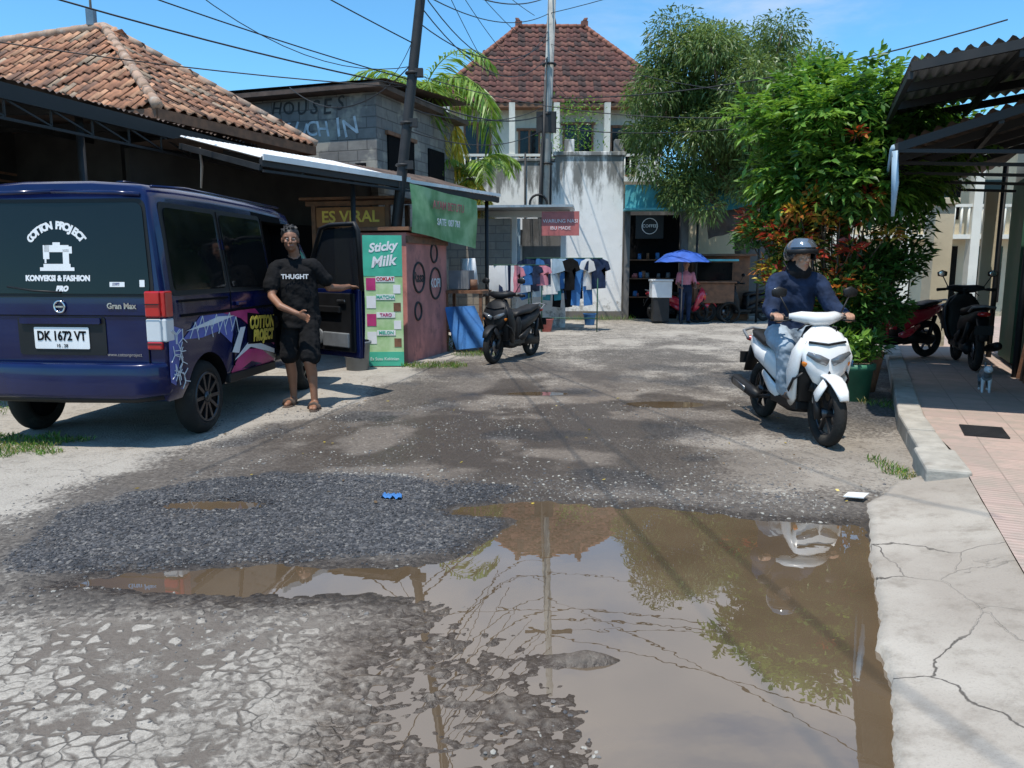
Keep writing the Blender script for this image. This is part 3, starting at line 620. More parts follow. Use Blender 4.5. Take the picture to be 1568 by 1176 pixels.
q=MB(); q.box((1.35,27.3,4.35),(7.4,1.1,.16))
for x in np.arange(-2.2,5.0,.2): q.cyl((x,26.85,4.4),(x,26.85,5.1),.03,n=6)
q.box((1.35,26.85,5.14),(7.4,.1,.08))
for x in(-2.2,.0,1.5,3.2,4.9): q.box((x,26.95,5.6),(.2,.2,2.5))
q.obj('balcony',['cream'],Bh)
for k,p in enumerate((P,Q)):
    q=MB(); q.box(p+V(0,0,.12),(.26,.26,.2)); q.sweep([p+V(0,0,.2),p+V(.05*(1 if k else -1),0,.32),p+V(.12*(1 if k else -1),0,.36)],[.1,.07,.02],0,8); q.obj('ridge_ornament_%d'%k,[dtiles[2]],Bh)
q=MB(); q.sweep([P.lerp(Q,.5)+V(0,0,.1),P.lerp(Q,.5)+V(0,0,.35),P.lerp(Q,.5)+V(0,0,.5)],[.2,.15,.04],0,8); q.obj('ridge_crown',[dtiles[2]],Bh)
# ---------- turquoise shop
Ts=empty('turquoise_shop',(3.0,20.8,0),R(-4))
q=MB(); q.box((.78,-.12,3.22),(1.62,.1,.62)); q.box((.78,-.35,2.88),(1.7,.55,.05)); q.box((2.0,.1,3.4),(1.4,.1,.7)); q.obj('fascia',['turq'],Ts)
q=MB(); q.box((.05,0,1.45),(.14,.3,2.9)); q.box((1.55,0,1.7),(.18,.3,3.4)); q.box((2.6,1.9,1.9),(3.8,.15,3.8)); q.box((.8,2.0,1.8),(1.7,.1,3.4)); q.obj('walls',['greyw'],Ts)
q=MB(); q.box((2.6,1.5,2.2),(1.6,.12,1.6)); q.obj('cream_wall',['beige'],Ts)
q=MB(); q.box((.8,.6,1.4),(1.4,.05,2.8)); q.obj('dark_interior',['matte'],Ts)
q=MB(); q.box((.62,-.15,2.45),(.72,.04,.6)); q.obj('black_sign',['blk'],Ts); q=MB(); q.torus((.62,-.175,2.47),.2,.01,0,'y',24,5); q.obj('sign_ring',['wht'],Ts)
text('sign_text','COFFEE',.11,(.62,-.18,2.47),(1,0,0),(0,0,1),'wht',Ts)
q=MB()
for z in(.6,1.1,1.6): q.box((.8,.42,z),(1.3,.25,.03),2)
for k in range(20):
    z=(.6,1.1,1.6)[k%3]; r_=random.uniform(.04,.07); x=.2+random.random()*1.15; q.cyl((x,.40,z+.02),(x,.40,z+random.uniform(.1,.24)),r_,r_*.8,random.randrange(5),8)
q.obj('shop_goods',['redd','grey','gwood','bcl','beige'],Ts)
q=MB(); q.sheet((1.65,-.9,2.75),(3.2,-.9,2.95),(1.6,.3,3.75),(3.3,.3,3.8),16,6,lambda u,v:.05*math.sin(v*5+u*8)); q.obj('turquoise_awning',['turq'],Ts)
q=MB(); q.sheet((2.0,-1.0,2.1),(3.0,-1.0,2.4),(1.9,-.8,2.85),(3.1,-.8,2.95),12,6,lambda u,v:.07*math.sin(u*12+v*4)); q.obj('rolled_tarp',['rust'],Ts)
q=MB(); q.box((2.5,.1,.85),(1.5,.5,1.7)); q.box((2.5,-.02,1.72),(1.7,.8,.06)); q.box((2.2,-.16,1.1),(.5,.03,.7)); q.obj('wooden_counter',['gwood'],Ts,.01)
q=MB()
for x in(1.75,3.3): q.cyl((x,-.85,0),(x,-.85,2.9),.03)
q.obj('posts',['steel'],Ts)
Vc=empty('vendor_cart',(5.15,19.9,0),R(-8)); q=MB(); q.box((0,0,.75),(1.0,.5,.5),0); q.box((0,0,1.03),(1.1,.6,.05),0); q.box((0,.05,1.3),(.9,.4,.45),1); q.box((0,0,1.58),(1.15,.65,.05),2)
for x in(-.4,.4): q.torus((x,-.28,.27),.24,.03,3,'y',20,6)
for k in range(6): q.box((-.35+.14*k,-.02,1.16),(.09,.2,.14),4+k%2)
q.obj('cart_body',['gwood','glass','turq','rubber','amber','wht'],Vc,.008)
Bg=empty('beige_building')
q=MB(); q.box((13.5,24,2.6),(9.0,3,5.2)); q.obj('walls',['beige'],Bg)
q=MB()
for x in np.arange(9.8,17.6,1.3): q.box((x,22.49,3.3),(.7,.05,1.1));q.box((x,22.49,1.2),(.8,.05,1.6))
q.obj('windows',['glass'],Bg)
q=MB(); q.box((13.5,22.2,2.25),(9.1,.7,.12)); q.box((13.5,21.9,3.1),(9.1,.08,.08))
for x in np.arange(9.1,18,.2): q.cyl((x,21.9,2.3),(x,21.9,3.1),.035,n=6)
for x in(9.1,11,12.9,14.8,16.7): q.box((x,21.95,2.6),(.25,.25,5.2))
q.box((13.5,22.3,5.25),(9.6,1.2,.15)); q.obj('balcony',['cream'],Bg)
Rw=empty('boundary_wall'); q=MB(); q.beam((5.2,24.5,1.3),(9.6,23.6,1.3),.15,2.6); q.obj('wall',['beige'],Rw)
Lb=empty('distant_house'); q=MB(); q.box((-6,26,2.5),(6,4,5)); q.obj('walls',['greyw'],Lb); q=MB(); q.box((-6,26,5.1),(6.6,4.6,.2)); q.obj('roof',['rust'],Lb)
# ---------- right shop with canopies
d=V(.42,.907,0);d.normalize();nr=V(d.y,-d.x,0); K1=V(3.3,6.55,0)
Rs=empty('canopied_shop')
def RP(a,b_,z): p=K1+d*a+nr*b_; return V(p.x,p.y,z)
q=MB(); q.beam(RP(-3,1.62,1.7),RP(6.2,1.62,1.7),.12,3.3); q.beam(RP(6.2,1.6,1.7),RP(6.2,4.5,1.7),.12,3.3); q.obj('walls',['beige'],Rs)
q=MB()
for a in(3.2,4.6): q.beam(RP(a,1.5,1.35),RP(a+1.1,1.5,1.35),.05,2.4)
q.obj('green_doors',['dgreen'],Rs)
q=MB(); q.beam(RP(6.1,1.3,1.3),RP(6.3,1.3,1.3),.2,2.4); q.obj('cream_pillar',['beige'],Rs); q=MB(); q.box(RP(7.2,.7,1.25),(.3,.3,2.3));q.box(RP(7.2,.7,2.45),(.4,.4,.1)); q.obj('gate_pillar',['beige'],Rs,.01)
c0=V(3.1,6.29,3.0);c1=V(4.0,8.58,3.0); ex=nr*2.2+V(0,0,.26)
q=MB(); q.sheet(c0,c0+ex,c1,c1+ex,100,1,lambda u,v:.022*math.sin(u*24*6.283)); q.obj('upper_canopy_sheet',['zinc'],Rs)
q=MB()
for k in range(4):
    p=c0.lerp(c1,k/3); q.beam(p+V(0,0,-.06),p+ex+V(0,0,-.06),.04,.07)
for k in range(4):
    p=ex*(k/3); q.beam(c0+p+V(0,0,-.12),c1+p+V(0,0,-.12),.04,.06)
q.obj('upper_canopy_frame',['steel'],Rs)
l0=V(3.22,6.70,2.45);l1=l0+d*3.4;ex2=nr*1.5+V(0,0,.42)
q=MB(); q.sheet(l0,l0+ex2,l1,l1+ex2,70,1,lambda u,v:.02*math.sin(u*16*6.283)); 
lm=l1+d*.05; le=lm+d*2.6; q.sheet(lm+V(0,0,-.08),lm+ex2,le+V(0,0,-.08),le+ex2,50,1,lambda u,v:.02*math.sin(u*14*6.283)); q.obj('lower_canopy_sheet',['rust'],Rs)
q=MB()
for k in range(5):
    p=l0.lerp(l1,k/4); q.beam(p+V(0,0,-.06),p+ex2+V(0,0,-.06),.04,.07); q.beam(p+V(0,0,-.08),p+ex2*.9+V(0,0,-.55),.03,.03)
q.beam(l0+V(0,0,-.1),l1+V(0,0,-.1),.04,.06); q.beam(l0+ex2*.5+V(0,0,-.1),l1+ex2*.5+V(0,0,-.1),.04,.05)
for a in(.3,3.3,5.6): 
    p=RP(a,1.35,0); q.cyl(p,p+V(0,0,2.8),.035)
q.obj('lower_canopy_frame',['steel'],Rs)
q=MB()
for k in range(7):
    p=RP(1.9+.22*k,1.38,0.12); q.beam(p,p+V(.10+.02*k,-.02,1.7+.12*(k%3)),.03,.05)
q.obj('leaning_planks',['gwood'],Rs)
q=MB(); q.sweep([l0+V(0,0,-.08),l0+V(.03,.02,-.35),l0+V(.02,0,-.62)],[(.04,.02),(.055,.02),(.02,.012)],0,10); q.sweep([l0+d*.1+V(0,0,-.05),l1+V(0,0,-.08)],[.04,.04],0,8); q.obj('rolled_blind',['lblue'],Rs)
q=MB(); q.cyl(RP(1.5,1.4,3.2),RP(1.5,1.4,4.3),.012);q.cyl(RP(1.7,1.4,3.2),RP(1.7,1.4,4.4),.012); q.obj('antenna_rods',['alu'],Rs)
# ------------------------------------------------------------ poles and wires
P1=empty('utility_pole',(-2.0,11.8,0)); q=MB(); q.sweep([(0,0,0),(.24,0,1.83),(.68,0,5.2),(.95,0,7.6)],[.085,.08,.07,.06],0,14); q.obj('pole_shaft',['steel'],P1)
q=MB(); q.sweep([(.10,-.12,.9),(.12,-.12,1.3)],[.1,.1],0,12); 
for z in(2.9,3.5,4.2): q.torus((z*.13,0,z),.09,.02,0,'z',16,6); q.box((z*.13+.1,-.03,z),(.12,.08,.12))
q.obj('pole_clamps',['steel'],P1)
P2=empty('concrete_pole',(.72,20.2,0)); q=MB(); q.sweep([(0,0,0),(.35,0,10.5)],[.14,.085],0,16); q.obj('pole_shaft',['conc'],P2)
q=MB(); 
for k in range(5): q.cyl((-.12+.03*k,-.14,.5+k*.3),(.02+.03*k,-.16,4.5+k*.5),.022,n=6)
for z in(2.5,4,5.2,6.4): q.torus((z*.033,0,z),.16,.03,0,'z',16,6)
q.box((.14,-.1,5.0),(.5,.12,.5)); q.torus((-.05,-.2,3.0),.22,.03,0,'y',20,6); q.box((.3,0,8.6),(1.3,.08,.1)); q.obj('cable_bundle',['steel'],P2)
Wi=empty('overhead_wires')
def wire(p,q_,sag,r=.009):
    p=Vector(p);q_=Vector(q_); pts=[p.lerp(q_,k/18)+V(0,0,-sag*4*(k/18)*(1-k/18)) for k in range(19)]; wb_.sweep(pts,[r]*19,0,5)
wb_=MB()
wire((-1.45,11.8,4.1),(-9.5,6,6.1),.25);wire((-1.45,11.8,4.0),(-13,9,5.3),.3);wire((-1.4,11.8,4.6),(-8,5,7.0),.15);wire((-1.4,11.8,4.4),(-4,14.5,4.6),.5);wire((-1.45,11.8,4.0),(-10.5,7.5,5.9),.25,.012)
wire((-1.45,11.8,4.3),(-5.2,8,6.2),.9,.006)
wire((-1.3,11.8,5.3),(.9,20.2,7.6),.3);wire((-1.3,11.8,5.6),(.9,20.2,8.0),.3,.012);wire((-1.2,11.8,6.2),(1.0,20.2,8.5),.2);wire((-1.1,11.8,6.8),(1.0,20.2,8.8),.25)
wire((-1.35,11.8,4.9),(.9,20.2,7.0),.5);wire((-1.3,11.8,5.1),(.9,20.2,6.6),.7);wire((-1.35,11.8,5.4),(.9,20.2,7.2),.9)
for k in range(6): wire((-1.2+.02*k,11.8,5.9+.12*k),(-.3+.25*k,15.5+.3*k,4.9+.5*k),.1,.006)
wire((-1.55,11.8,3.4),(1.0,21,5.1),.35);wire((-1.5,11.8,3.7),(.8,20.2,5.4),.25);wire((-1.5,11.8,3.9),(.8,20.2,5.2),.25,.014)
wire((.9,20.2,5.6),(8.5,14,5.6),.35,.014);wire((.9,20.2,4.9),(7,15,4.4),.3,.012);wire((.9,20.2,7.6),(9,9,7.6),.4);wire((.95,20.2,8.6),(16,19,9.5),.5);wire((.95,20.2,8.7),(12,12,8.8),.5,.012);wire((.95,20.2,8.2),(14,15,7.9),.4,.012);wire((.95,20.2,6.9),(4.2,8.4,3.1),.3,.006)
wire((-1.45,11.8,4.2),(4.2,8.4,3.1),.35,.006);wire((.9,20.2,6.2),(2.5,27.2,6.8),.2);wire((-1.3,11.8,5.4),(-3,3,6.5),.2);wire((-1.3,11.8,5.0),(-2.4,15,4.8),.2,.006)
wire((-1.25,11.8,5.9),(1.6,1.5,7.5),.3);wire((-1.15,11.8,6.6),(.6,-2,7.8),.2);wire((-1.2,11.8,6.0),(.3,-2,6.8),.2)
wb_.obj('cables',['wire'],Wi)
# ------------------------------------------------------------ foliage
def leaves(name,pos,dr,ln,wd,mi,mats,parent,droop=.2):
    n=len(pos); dr=dr/np.linalg.norm(dr,axis=1,keepdims=True)
    up=np.tile([0,0,1.0],(n,1))+rng.normal(size=(n,3))*.5; sd_=np.cross(dr,up); sd_/=np.linalg.norm(sd_,axis=1,keepdims=True)+1e-9
    ln=ln[:,None];wd=wd[:,None]; mid=pos+dr*ln*.45; tip=pos+dr*ln; tip[:,2]-=ln[:,0]*droop
    vv=np.stack([pos,mid+sd_*wd*.5,tip,mid-sd_*wd*.5],1).reshape(-1,3)
    return npmesh(name,vv,np.arange(4*n).reshape(n,4),mi,mats,parent)
def clumps(cs,n,shape=(1,1,.8)):
    cs=np.array(cs,float); pr=cs[:,3]**2; i=rng.choice(len(cs),n,p=pr/pr.sum()); dv=rng.normal(size=(n,3)); dv/=np.linalg.norm(dv,axis=1,keepdims=True)
    rr=rng.random(n)**.45; pos=cs[i,:3]+dv*(rr*cs[i,3])[:,None]*np.array(shape); return pos,dv,i
def ellclump(c,r,n,rs,hole=.25):
    out=[]
    while len(out)<n:
        v=rng.normal(size=3);v/=np.linalg.norm(v); k=(rng.random()**.4)
        if k<hole: continue
        out.append((c[0]+v[0]*r[0]*k,c[1]+v[1]*r[1]*k,c[2]+v[2]*r[2]*k,rng.uniform(*rs)))
    return out
bark=mat('bark',(.14,.10,.07),.95,0,.3,10,.6,30)
def limbs(mb,base,cs,r0,fork):
    base=Vector(base);fork=Vector(fork); mb.sweep([base,base.lerp(fork,.5)+V(.05,.03,0),fork],[r0,r0*.8,r0*.65],0,10)
    for c in cs:
        e=Vector(c[:3]); m_=fork.lerp(e,.5)+V(random.uniform(-.15,.15),random.uniform(-.15,.15),.1); mb.sweep([fork,m_,e],[r0*.42,r0*.25,r0*.08],0,6)
G=[leafmat('leaf_green_%d'%i,c,.4) for i,c in enumerate([(.085,.20,.025),(.14,.28,.04),(.05,.125,.02),(.20,.36,.06)])]
G2=[leafmat('feather_leaf_%d'%i,c,.4) for i,c in enumerate([(.12,.19,.055),(.17,.25,.08),(.075,.13,.038)])]
CR=[leafmat('croton_%d'%i,c,.25) for i,c in enumerate([(.42,.05,.03),(.50,.18,.04),(.48,.36,.05),(.035,.10,.02),(.07,.17,.03)])]
T1=empty('leafy_tree')
cs=ellclump((3.9,9.15,2.78),(1.1,1.0,.80),44,(.22,.40))+[(2.85,9.0,2.9,.28),(2.75,9.1,3.15,.2),(4.75,9.3,3.0,.35),(4.3,9.2,3.4,.3),(3.5,9,3.45,.3),(3.0,9,2.5,.3),(4.7,9.2,2.5,.35),(3.55,8.5,2.55,.3),(3.95,8.4,2.3,.3),(3.2,8.6,2.75,.25)]
q=MB(); limbs(q,(3.75,8.9,.3),cs[:16]+cs[-5:],.075,(3.8,9.05,2.1)); q.obj('trunk',[bark],T1)
pos,dv,ci=clumps(cs,3900)
P_=[];D_=[]
for k in range(9):
    tdir=dv+np.array([0,0,-.15]); off=(k//2)*.045; sgn=1 if k%2 else -1
    sidev=np.cross(tdir,[0,0,1.0]); sidev/=np.linalg.norm(sidev,axis=1,keepdims=True)+1e-9
    P_.append(pos+tdir*off); D_.append(tdir*.6+sidev*sgn*.9 if k<8 else tdir)
P_=np.concatenate(P_);D_=np.concatenate(D_)+rng.normal(size=(len(P_),3))*.12; n=len(P_)
leaves('crown_leaves',P_,D_,rng.uniform(.08,.14,n),rng.uniform(.032,.055,n),np.tile((ci*7+rng.choice([0,0,1,2],len(ci)))%4,9),G,T1)
T2=empty('croton_bush')
red_c=[(3.30,8.45,2.2,.15),(3.55,8.25,2.75,.09),(3.10,8.5,2.0,.17),(2.95,8.6,1.75,.18),(3.35,8.4,1.9,.13),(3.72,8.3,2.15,.12),(2.9,8.8,1.4,.15),(3.2,8.4,1.55,.13),(4.0,8.35,1.75,.13),(3.6,8.3,1.6,.12)]
cs=ellclump((3.85,8.85,1.35),(.68,.45,.85),20,(.22,.34))+ellclump((3.1,8.95,1.95),(.42,.35,.65),14,(.16,.26))+[(3.4,8.7,.6,.25),(3.9,8.6,.55,.28),(4.2,8.8,.9,.3),(4.45,9.1,1.4,.35),(4.5,9.1,1.9,.35),(3.75,8.55,2.0,.25),(3.9,8.5,2.5,.2),(3.3,8.6,2.7,.15),(3.0,8.7,1.3,.25),(3.5,8.4,1.2,.22),(3.5,8.4,2.0,.2)]
nb=len(cs); cs=cs+red_c
q=MB()
for c in cs[:nb]: q.sweep([(3.7,8.85,.3),(c[0]*.5+1.85,c[1]*.5+4.42,c[2]*.5),(c[0],c[1],c[2])],[.02,.014,.006],0,5)
for c in red_c: q.sweep([(3.75,8.85,.6),(c[0]*.6+1.48,8.75,c[2]*.75),(c[0],c[1],c[2])],[.014,.010,.005],0,5)
q.obj('stems',[bark],T2)
pos,dv,ci=clumps(cs,14500); dv[:,2]=np.abs(dv[:,2])*.6+.1; n=len(pos)
hl=sst(pos[:,2],.8,1.5)*sst(-pos[:,0],-4.1,-3.4)
col=np.where(rng.random(n)<hl*.6*(ci%4!=0),rng.choice([0,1,2,2],n)*(ci%3!=1)+(ci%3==1)*rng.choice([0,1,1],n),rng.choice([3,4,4],n))
col=np.where((ci>=nb)&(rng.random(n)<.72),np.where(ci%2==0,rng.choice([0,0,1],n),rng.choice([1,2,2],n)),col)
leaves('foliage',pos,dv+rng.normal(size=(n,3))*.4,rng.uniform(.07,.14,n),rng.uniform(.028,.05,n),col,CR,T2)
Pt=empty('planter_tub',(3.62,8.12,0)); q=MB(); q.sweep([(0,0,0),(0,0,.33),(0,0,.34),(0,0,.40)],[.17,.20,.225,.225],0,24); q.sweep([(0,0,.402),(0,0,.41)],[.19,.19],1,20); q.obj('tub',['tub',bark],Pt)
Pt=empty('flower_pot',(3.95,8.75,0)); q=MB(); q.sweep([(0,0,0),(0,0,.38),(0,0,.45)],[.2,.26,.28],0,24); q.obj('pot',[tiles[0]],Pt)
def plant(name,c,n,h_,r,ln,wd,mats,up=1.0):
    E=empty(name); pos=np.array(c)+np.stack([rng.normal(size=n)*r*.5,rng.normal(size=n)*r*.5,rng.random(n)*h_],1); dv=rng.normal(size=(n,3));dv[:,2]=np.abs(dv[:,2])*up+.1
    leaves('leaves',pos,dv,rng.uniform(ln*.6,ln,n),rng.uniform(wd*.6,wd,n),rng.integers(0,len(mats),n),mats,E)
plant('potted_plant',(3.62,8.12,.4),260,.28,.22,.2,.05,G); plant('shrub',(-1.2,13.2,.0),120,.25,.35,.2,.04,G)
plant('climbing_vine',(1.7,22.0,4.0),850,1.9,.75,.16,.05,G)
# feathery tree
T3=empty('feathery_tree')
cs=ellclump((5.3,19.9,5.2),(2.3,2.0,2.2),80,(.45,.85),.25)+[(3.2,19.3,4.6,.6),(3.0,19.2,5.3,.45),(3.4,19.3,3.8,.6),(4.1,19.1,3.1,.55),(4.7,19,2.8,.5),(7.4,20,6.4,.7),(3.5,19.6,6.3,.5),(5.6,19,3.4,.6),(6.5,19.4,3.6,.6)]
q=MB(); limbs(q,(6.3,21.2,0),cs[:26]+cs[-7:],.2,(5.9,20.6,2.9)); q.obj('trunk',[bark],T3)
pos,dv,ci=clumps(cs,62000,(1,1,.75)); n=len(pos); dv[:,2]-=.35
leaves('crown_leaves',pos,dv+rng.normal(size=(n,3))*.5,rng.uniform(.09,.19,n),rng.uniform(.028,.05,n),(ci+rng.choice([0,0,1],n))%3,G2,T3,.3)
T4=empty('tree_mass'); cs=ellclump((10.5,27,4),(4,2,2.6),40,(.8,1.3),.2); pos,dv,ci=clumps(cs,16000); n=len(pos); leaves('crown',pos,dv,rng.uniform(.2,.35,n),rng.uniform(.06,.12,n),(ci+rng.choice([0,1],n))%3,G2,T4)
def palm(name,base,top,nf,fl,mats,ye=4):
    E=empty(name); q=MB(); base=Vector(base);top=Vector(top); q.sweep([base,base.lerp(top,.5)+V(.15,0,0),top],[.16,.12,.11],0,12); q.obj('trunk',[bark],E)
    pv=[];dd=[];ll_=[];mi=[]; rb=MB()
    for f_ in range(nf):
        az=f_/nf*2*math.pi*1.0+random.uniform(-.25,.25); el_=random.uniform(.2,1.2) if f_%ye else random.uniform(-.5,0); Lf=fl*random.uniform(.75,1.1); p=Vector(top);pts=[]; yl=1 if el_<.1 else 0
        hv=Vector((math.cos(az),math.sin(az),0)); an=el_
        for k in range(16):
            pts.append(p.copy()); T=hv*math.cos(an)+V(0,0,math.sin(an)); p=p+T*(Lf/15); an-=.10+.008*k
        rb.sweep(pts,[.022*(1-k/17) for k in range(16)],0,5)
        for k in range(2,16):
            T=(pts[k]-pts[k-1]).normalized(); sd_=T.cross(V(0,0,1)).normalized()
            for s_ in(-1,1):
                for u in(0,.33,.66):
                    pv.append(pts[k-1].lerp(pts[k],u)); dd.append(T*.7+sd_*s_*.9+V(0,0,-.35)+Vector(rng.normal(size=3)*.10)); ll_.append(fl*.25*math.sin(math.pi*(k+u)/17)**.6+.05); mi.append(2 if yl else random.choice([0,1]))
    rb.obj('frond_ribs',[mats[1]],E)
    leaves('frond_leaflets',np.array([tuple(v) for v in pv]),np.array([tuple(v) for v in dd]),np.array(ll_),np.full(len(ll_),.055),np.array(mi),mats,E,.25)
PM=[leafmat('palm_a',(.13,.25,.035)),leafmat('palm_b',(.22,.33,.06)),leafmat('palm_y',(.62,.50,.07))]
palm('coconut_palm',(-2.3,18.9,0),(-2.1,18.9,5.35),21,2.75,PM,4); palm('coconut_palm',(-1.1,18.9,0),(-1.0,18.9,3.5),14,1.7,PM,2)
def grass(name,cx,cy,rx_,ry_,n,h_,z=0):
    x=cx+rng.uniform(-1,1,n)*rx_; y=cy+rng.uniform(-1,1,n)*ry_; k=((x-cx)/rx_)**2+((y-cy)/ry_)**2+(vn(x*6,y*6,3)-.5)*.9<.85; x,y=x[k],y[k]; n=len(x)
    dv=rng.normal(size=(n,3))*.45; dv[:,2]=1; leaves(name,np.stack([x,y,np.full(n,z)],1),dv,rng.uniform(h_*.4,h_,n),np.full(n,.007),rng.integers(0,4,n),[G[0],G[2],G[1],leafmat('dry_grass',(.30,.26,.10))],None,.25)
grass('grass_verge',-4.25,5.9,.95,.45,6500,.09);grass('weeds',2.64,5.15,.10,.40,450,.09);grass('weeds',-1.1,10.9,.5,.3,1300,.12);grass('weeds',-.6,12.3,.4,.3,500,.14);grass('weeds',3.85,7.7,.3,.3,400,.12);grass('weeds',2.1,20.4,1.3,.2,500,.3);grass('grass_verge',-5.3,6.9,.6,1.2,1500,.12)
# ------------------------------------------------------------ van
van=empty('minibus_van',(-3.40,6.56,0),R(84)); van.scale=(1,1,1.045)
WB=2.35; FX=3.05
def hw(z): 
    if z<.45: return .79+.045*(z-.35)/.1
    if z<1.14: return .835+.008*math.sin((z-.45)/.69*math.pi)
    return .835-.115*((z-1.14)/.78)**1.2-.008
def ring(x,zt,lean=0,f=1.0,zb=.35):
    pts=[]
    zl=[zb,zb+.1,zb+(zt-zb)*.26,zb+(zt-zb)*.42,min(1.12,zb+(zt-zb)*.55),min(1.2,zb+(zt-zb)*.6),zb+(zt-zb)*.75,zt-.10,zt-.045,zt-.015,zt]
    for i,z in enumerate(zl):
        y=hw(min(z,1.92))*f
        if i==8: y-=.014
        if i==9: y-=.05
        if i==10: y-=.13
        pts.append((x+lean*max(0,z-1.1),y,z))
    pts.append((x+lean*max(0,zt-1.1),.28*f,zt+.02))
    return [(p[0],-p[1],p[2]) for p in pts]+[p for p in pts[::-1]]
st=[(-.625,1.885,.07,.975,.40),(-.605,1.92,.06,.992,.37),(-.56,1.94,.05,1,.35),(-.3,1.95,0,1,.35),(.4,1.96,0,1,.35),(1.2,1.955,0,1,.35),(1.9,1.935,0,1,.35),(2.1,1.91,0,1,.35),(2.3,1.74,0,1,.35),(2.5,1.52,0,.995,.35),(2.7,1.30,0,.985,.35),(2.85,1.13,0,.97,.36),(2.97,1.0,0,.94,.38),(FX,.84,0,.88,.42)]
q=MB(); rings=[ring(*s_) for s_ in st]; N=len(rings[0]); vs=[p for r_ in rings for p in r_]; fs=[]
for i in range(len(rings)-1):
    for k in range(N): fs.append((i*N+k,(i+1)*N+k,(i+1)*N+(k+1)%N,i*N+(k+1)%N))
for base,rev in((0,False),((len(rings)-1)*N,True)):
    for k in range(N//2-1):
        f_=(base+k,base+k+1,base+N-2-k,base+N-1-k); fs.append(f_[::-1] if rev else f_)
q.add(vs,fs,0,True); body=q.obj('body_shell',['blue','matte'],van,fix=True)
ct=MB()
for x in(0,WB):
    for s_ in(-1,1): ct.cyl((x,s_*.5,.30),(x,s_*1.0,.30),.365,mi=1,n=36)
cutter=ct.obj('cut',['matte','matte'],van,fix=True)
def boolean(o,c):
    bo=o.modifiers.new('bool','BOOLEAN'); bo.operation='DIFFERENCE'; bo.object=c; bo.solver='EXACT'
    bpy.context.view_layer.update(); dg=bpy.context.evaluated_depsgraph_get(); me=bpy.data.meshes.new_from_object(o.evaluated_get(dg)); o.modifiers.clear(); o.data=me; bpy.data.objects.remove(c)
boolean(body,cutter)
ct=MB(); ct.box((1.86,-.75,1.13),(.92,.62,1.30),1); cutter=ct.obj('cut',['matte','matte'],van,bevel=0,fix=True); boolean(body,cutter)
for p in body.data.polygons:
    c=p.center
    if 1.39<c.x<2.33 and -.80<c.y<-.40 and .47<c.z<1.79: p.material_index=1; p.use_smooth=False
    if abs(c.y)<.795 and .02<c.z<.67 and (math.hypot(c.x,c.z-.3)<.37 or math.hypot(c.x-WB,c.z-.3)<.37): p.material_index=1
mo=body.modifiers.new('es','EDGE_SPLIT'); mo.split_angle=R(38)
def side(pts,mi_,name,r=0,off=.004,th=.004,sgn=-1):
    if r: pts=rpoly([(a_,b_,0) for a_,b_ in pts],r)
    q=MB(); q.poly([(p[0],sgn*(hw(p[1])+off),p[1]) for p in pts],0,th,(0,sgn,0)); return q.obj(name,[mi_],van,fix=True)
for s_,nm in((-1,'right'),(1,'left')):
    side([(-.46,1.17),(.40,1.17),(.40,1.78),(-.40,1.78)],'glass','rear_quarter_window_'+nm,.05,.006,.006,s_)
    side([(.50,1.17),(1.33,1.17),(1.33,1.78),(.50,1.78)],'glass','sliding_window_'+nm,.05,.006,.006,s_)
    side([(-.5,1.13),(1.36,1.13),(1.36,1.82),(-.45,1.82)],'blk','window_surround_'+nm,.05,.0,.005,s_)
side([(1.45,1.17),(2.3,1.17),(2.25,1.5),(2.0,1.77),(1.45,1.77)],'glass','front_window_left',.05,.006,.006,1)
q=MB()
for x in(.46,1.385): q.beam((x,-hw(.8)-.002,.5),(x,-hw(1.13)-.002,1.14),.012,.008,up=(1,0,0)); q.beam((x,-hw(1.14)-.004,1.14),(x,-hw(1.8)-.006,1.80),.012,.008,up=(1,0,0))
q.box((.5,-.845,.98),(1.8,.012,.02)); q.box((-.02,-.848,1.09),(.8,.02,.018)); q.obj('panel_gaps',['matte'],van)
q=MB(); q.box((.62,-.862,1.03),(.17,.03,.035)); q.obj('door_handle',['blue'],van,.008)
q=MB()
for s_ in(-1,1): q.sweep([(-.5,s_*.725,1.92),(0,s_*.715,1.95),(1.9,s_*.715,1.935)],[.012]*3,0,6)
q.obj('roof_drip_rails',['blue'],van)
q=MB(); 
for y in(-.4,-.13,.13,.4): q.sweep([(-.35,y,1.972),(1.8,y,1.965)],[(.05,.006)]*2,0,8)
q.obj('roof_ribs',['blue'],van)
q=MB(); q.poly([(2.15,-.62,1.86),(2.15,.62,1.86),(2.83,.72,1.17),(2.83,-.72,1.17)],0,.01,(.7,0,.7)); q.obj('windshield',['glass'],van,fix=True)
q=MB(); q.sweep([(3.02,-.78,.48),(3.1,-.6,.48),(3.12,0,.48),(3.1,.6,.48),(3.02,.78,.48)],[(.07,.14)]*5,0,12,e=4); q.obj('front_bumper',['blue'],van)
q=MB(); 
for s_ in(-1,1): q.ell((3.0,s_*.66,.82),(.06,.15,.11),0)
q.obj('headlights',['clear'],van); q=MB(); q.box((3.07,0,.74),(.04,.7,.12)); q.obj('grille',['blk'],van,.01)
def rx_(z): return -.625+.07*max(0,z-1.1)
def rear(pts,m_,name,r=0,off=.004,th=.005):
    if r: pts=rpoly([(a_,b_,0) for a_,b_ in pts],r)
    q=MB(); q.poly([(rx_(p[1])-off,-p[0],p[1]) for p in pts],0,th,(-1,0,0)); return q.obj(name,[m_],van,fix=True)
rear([(-.74,1.15),(.74,1.15),(.69,1.80),(-.69,1.80)],'glass','rear_window',.06,.004,.008)
rear([(-.77,1.125),(.77,1.125),(.71,1.83),(-.71,1.83)],'blk','rear_window_seal',.07,.0,.004)
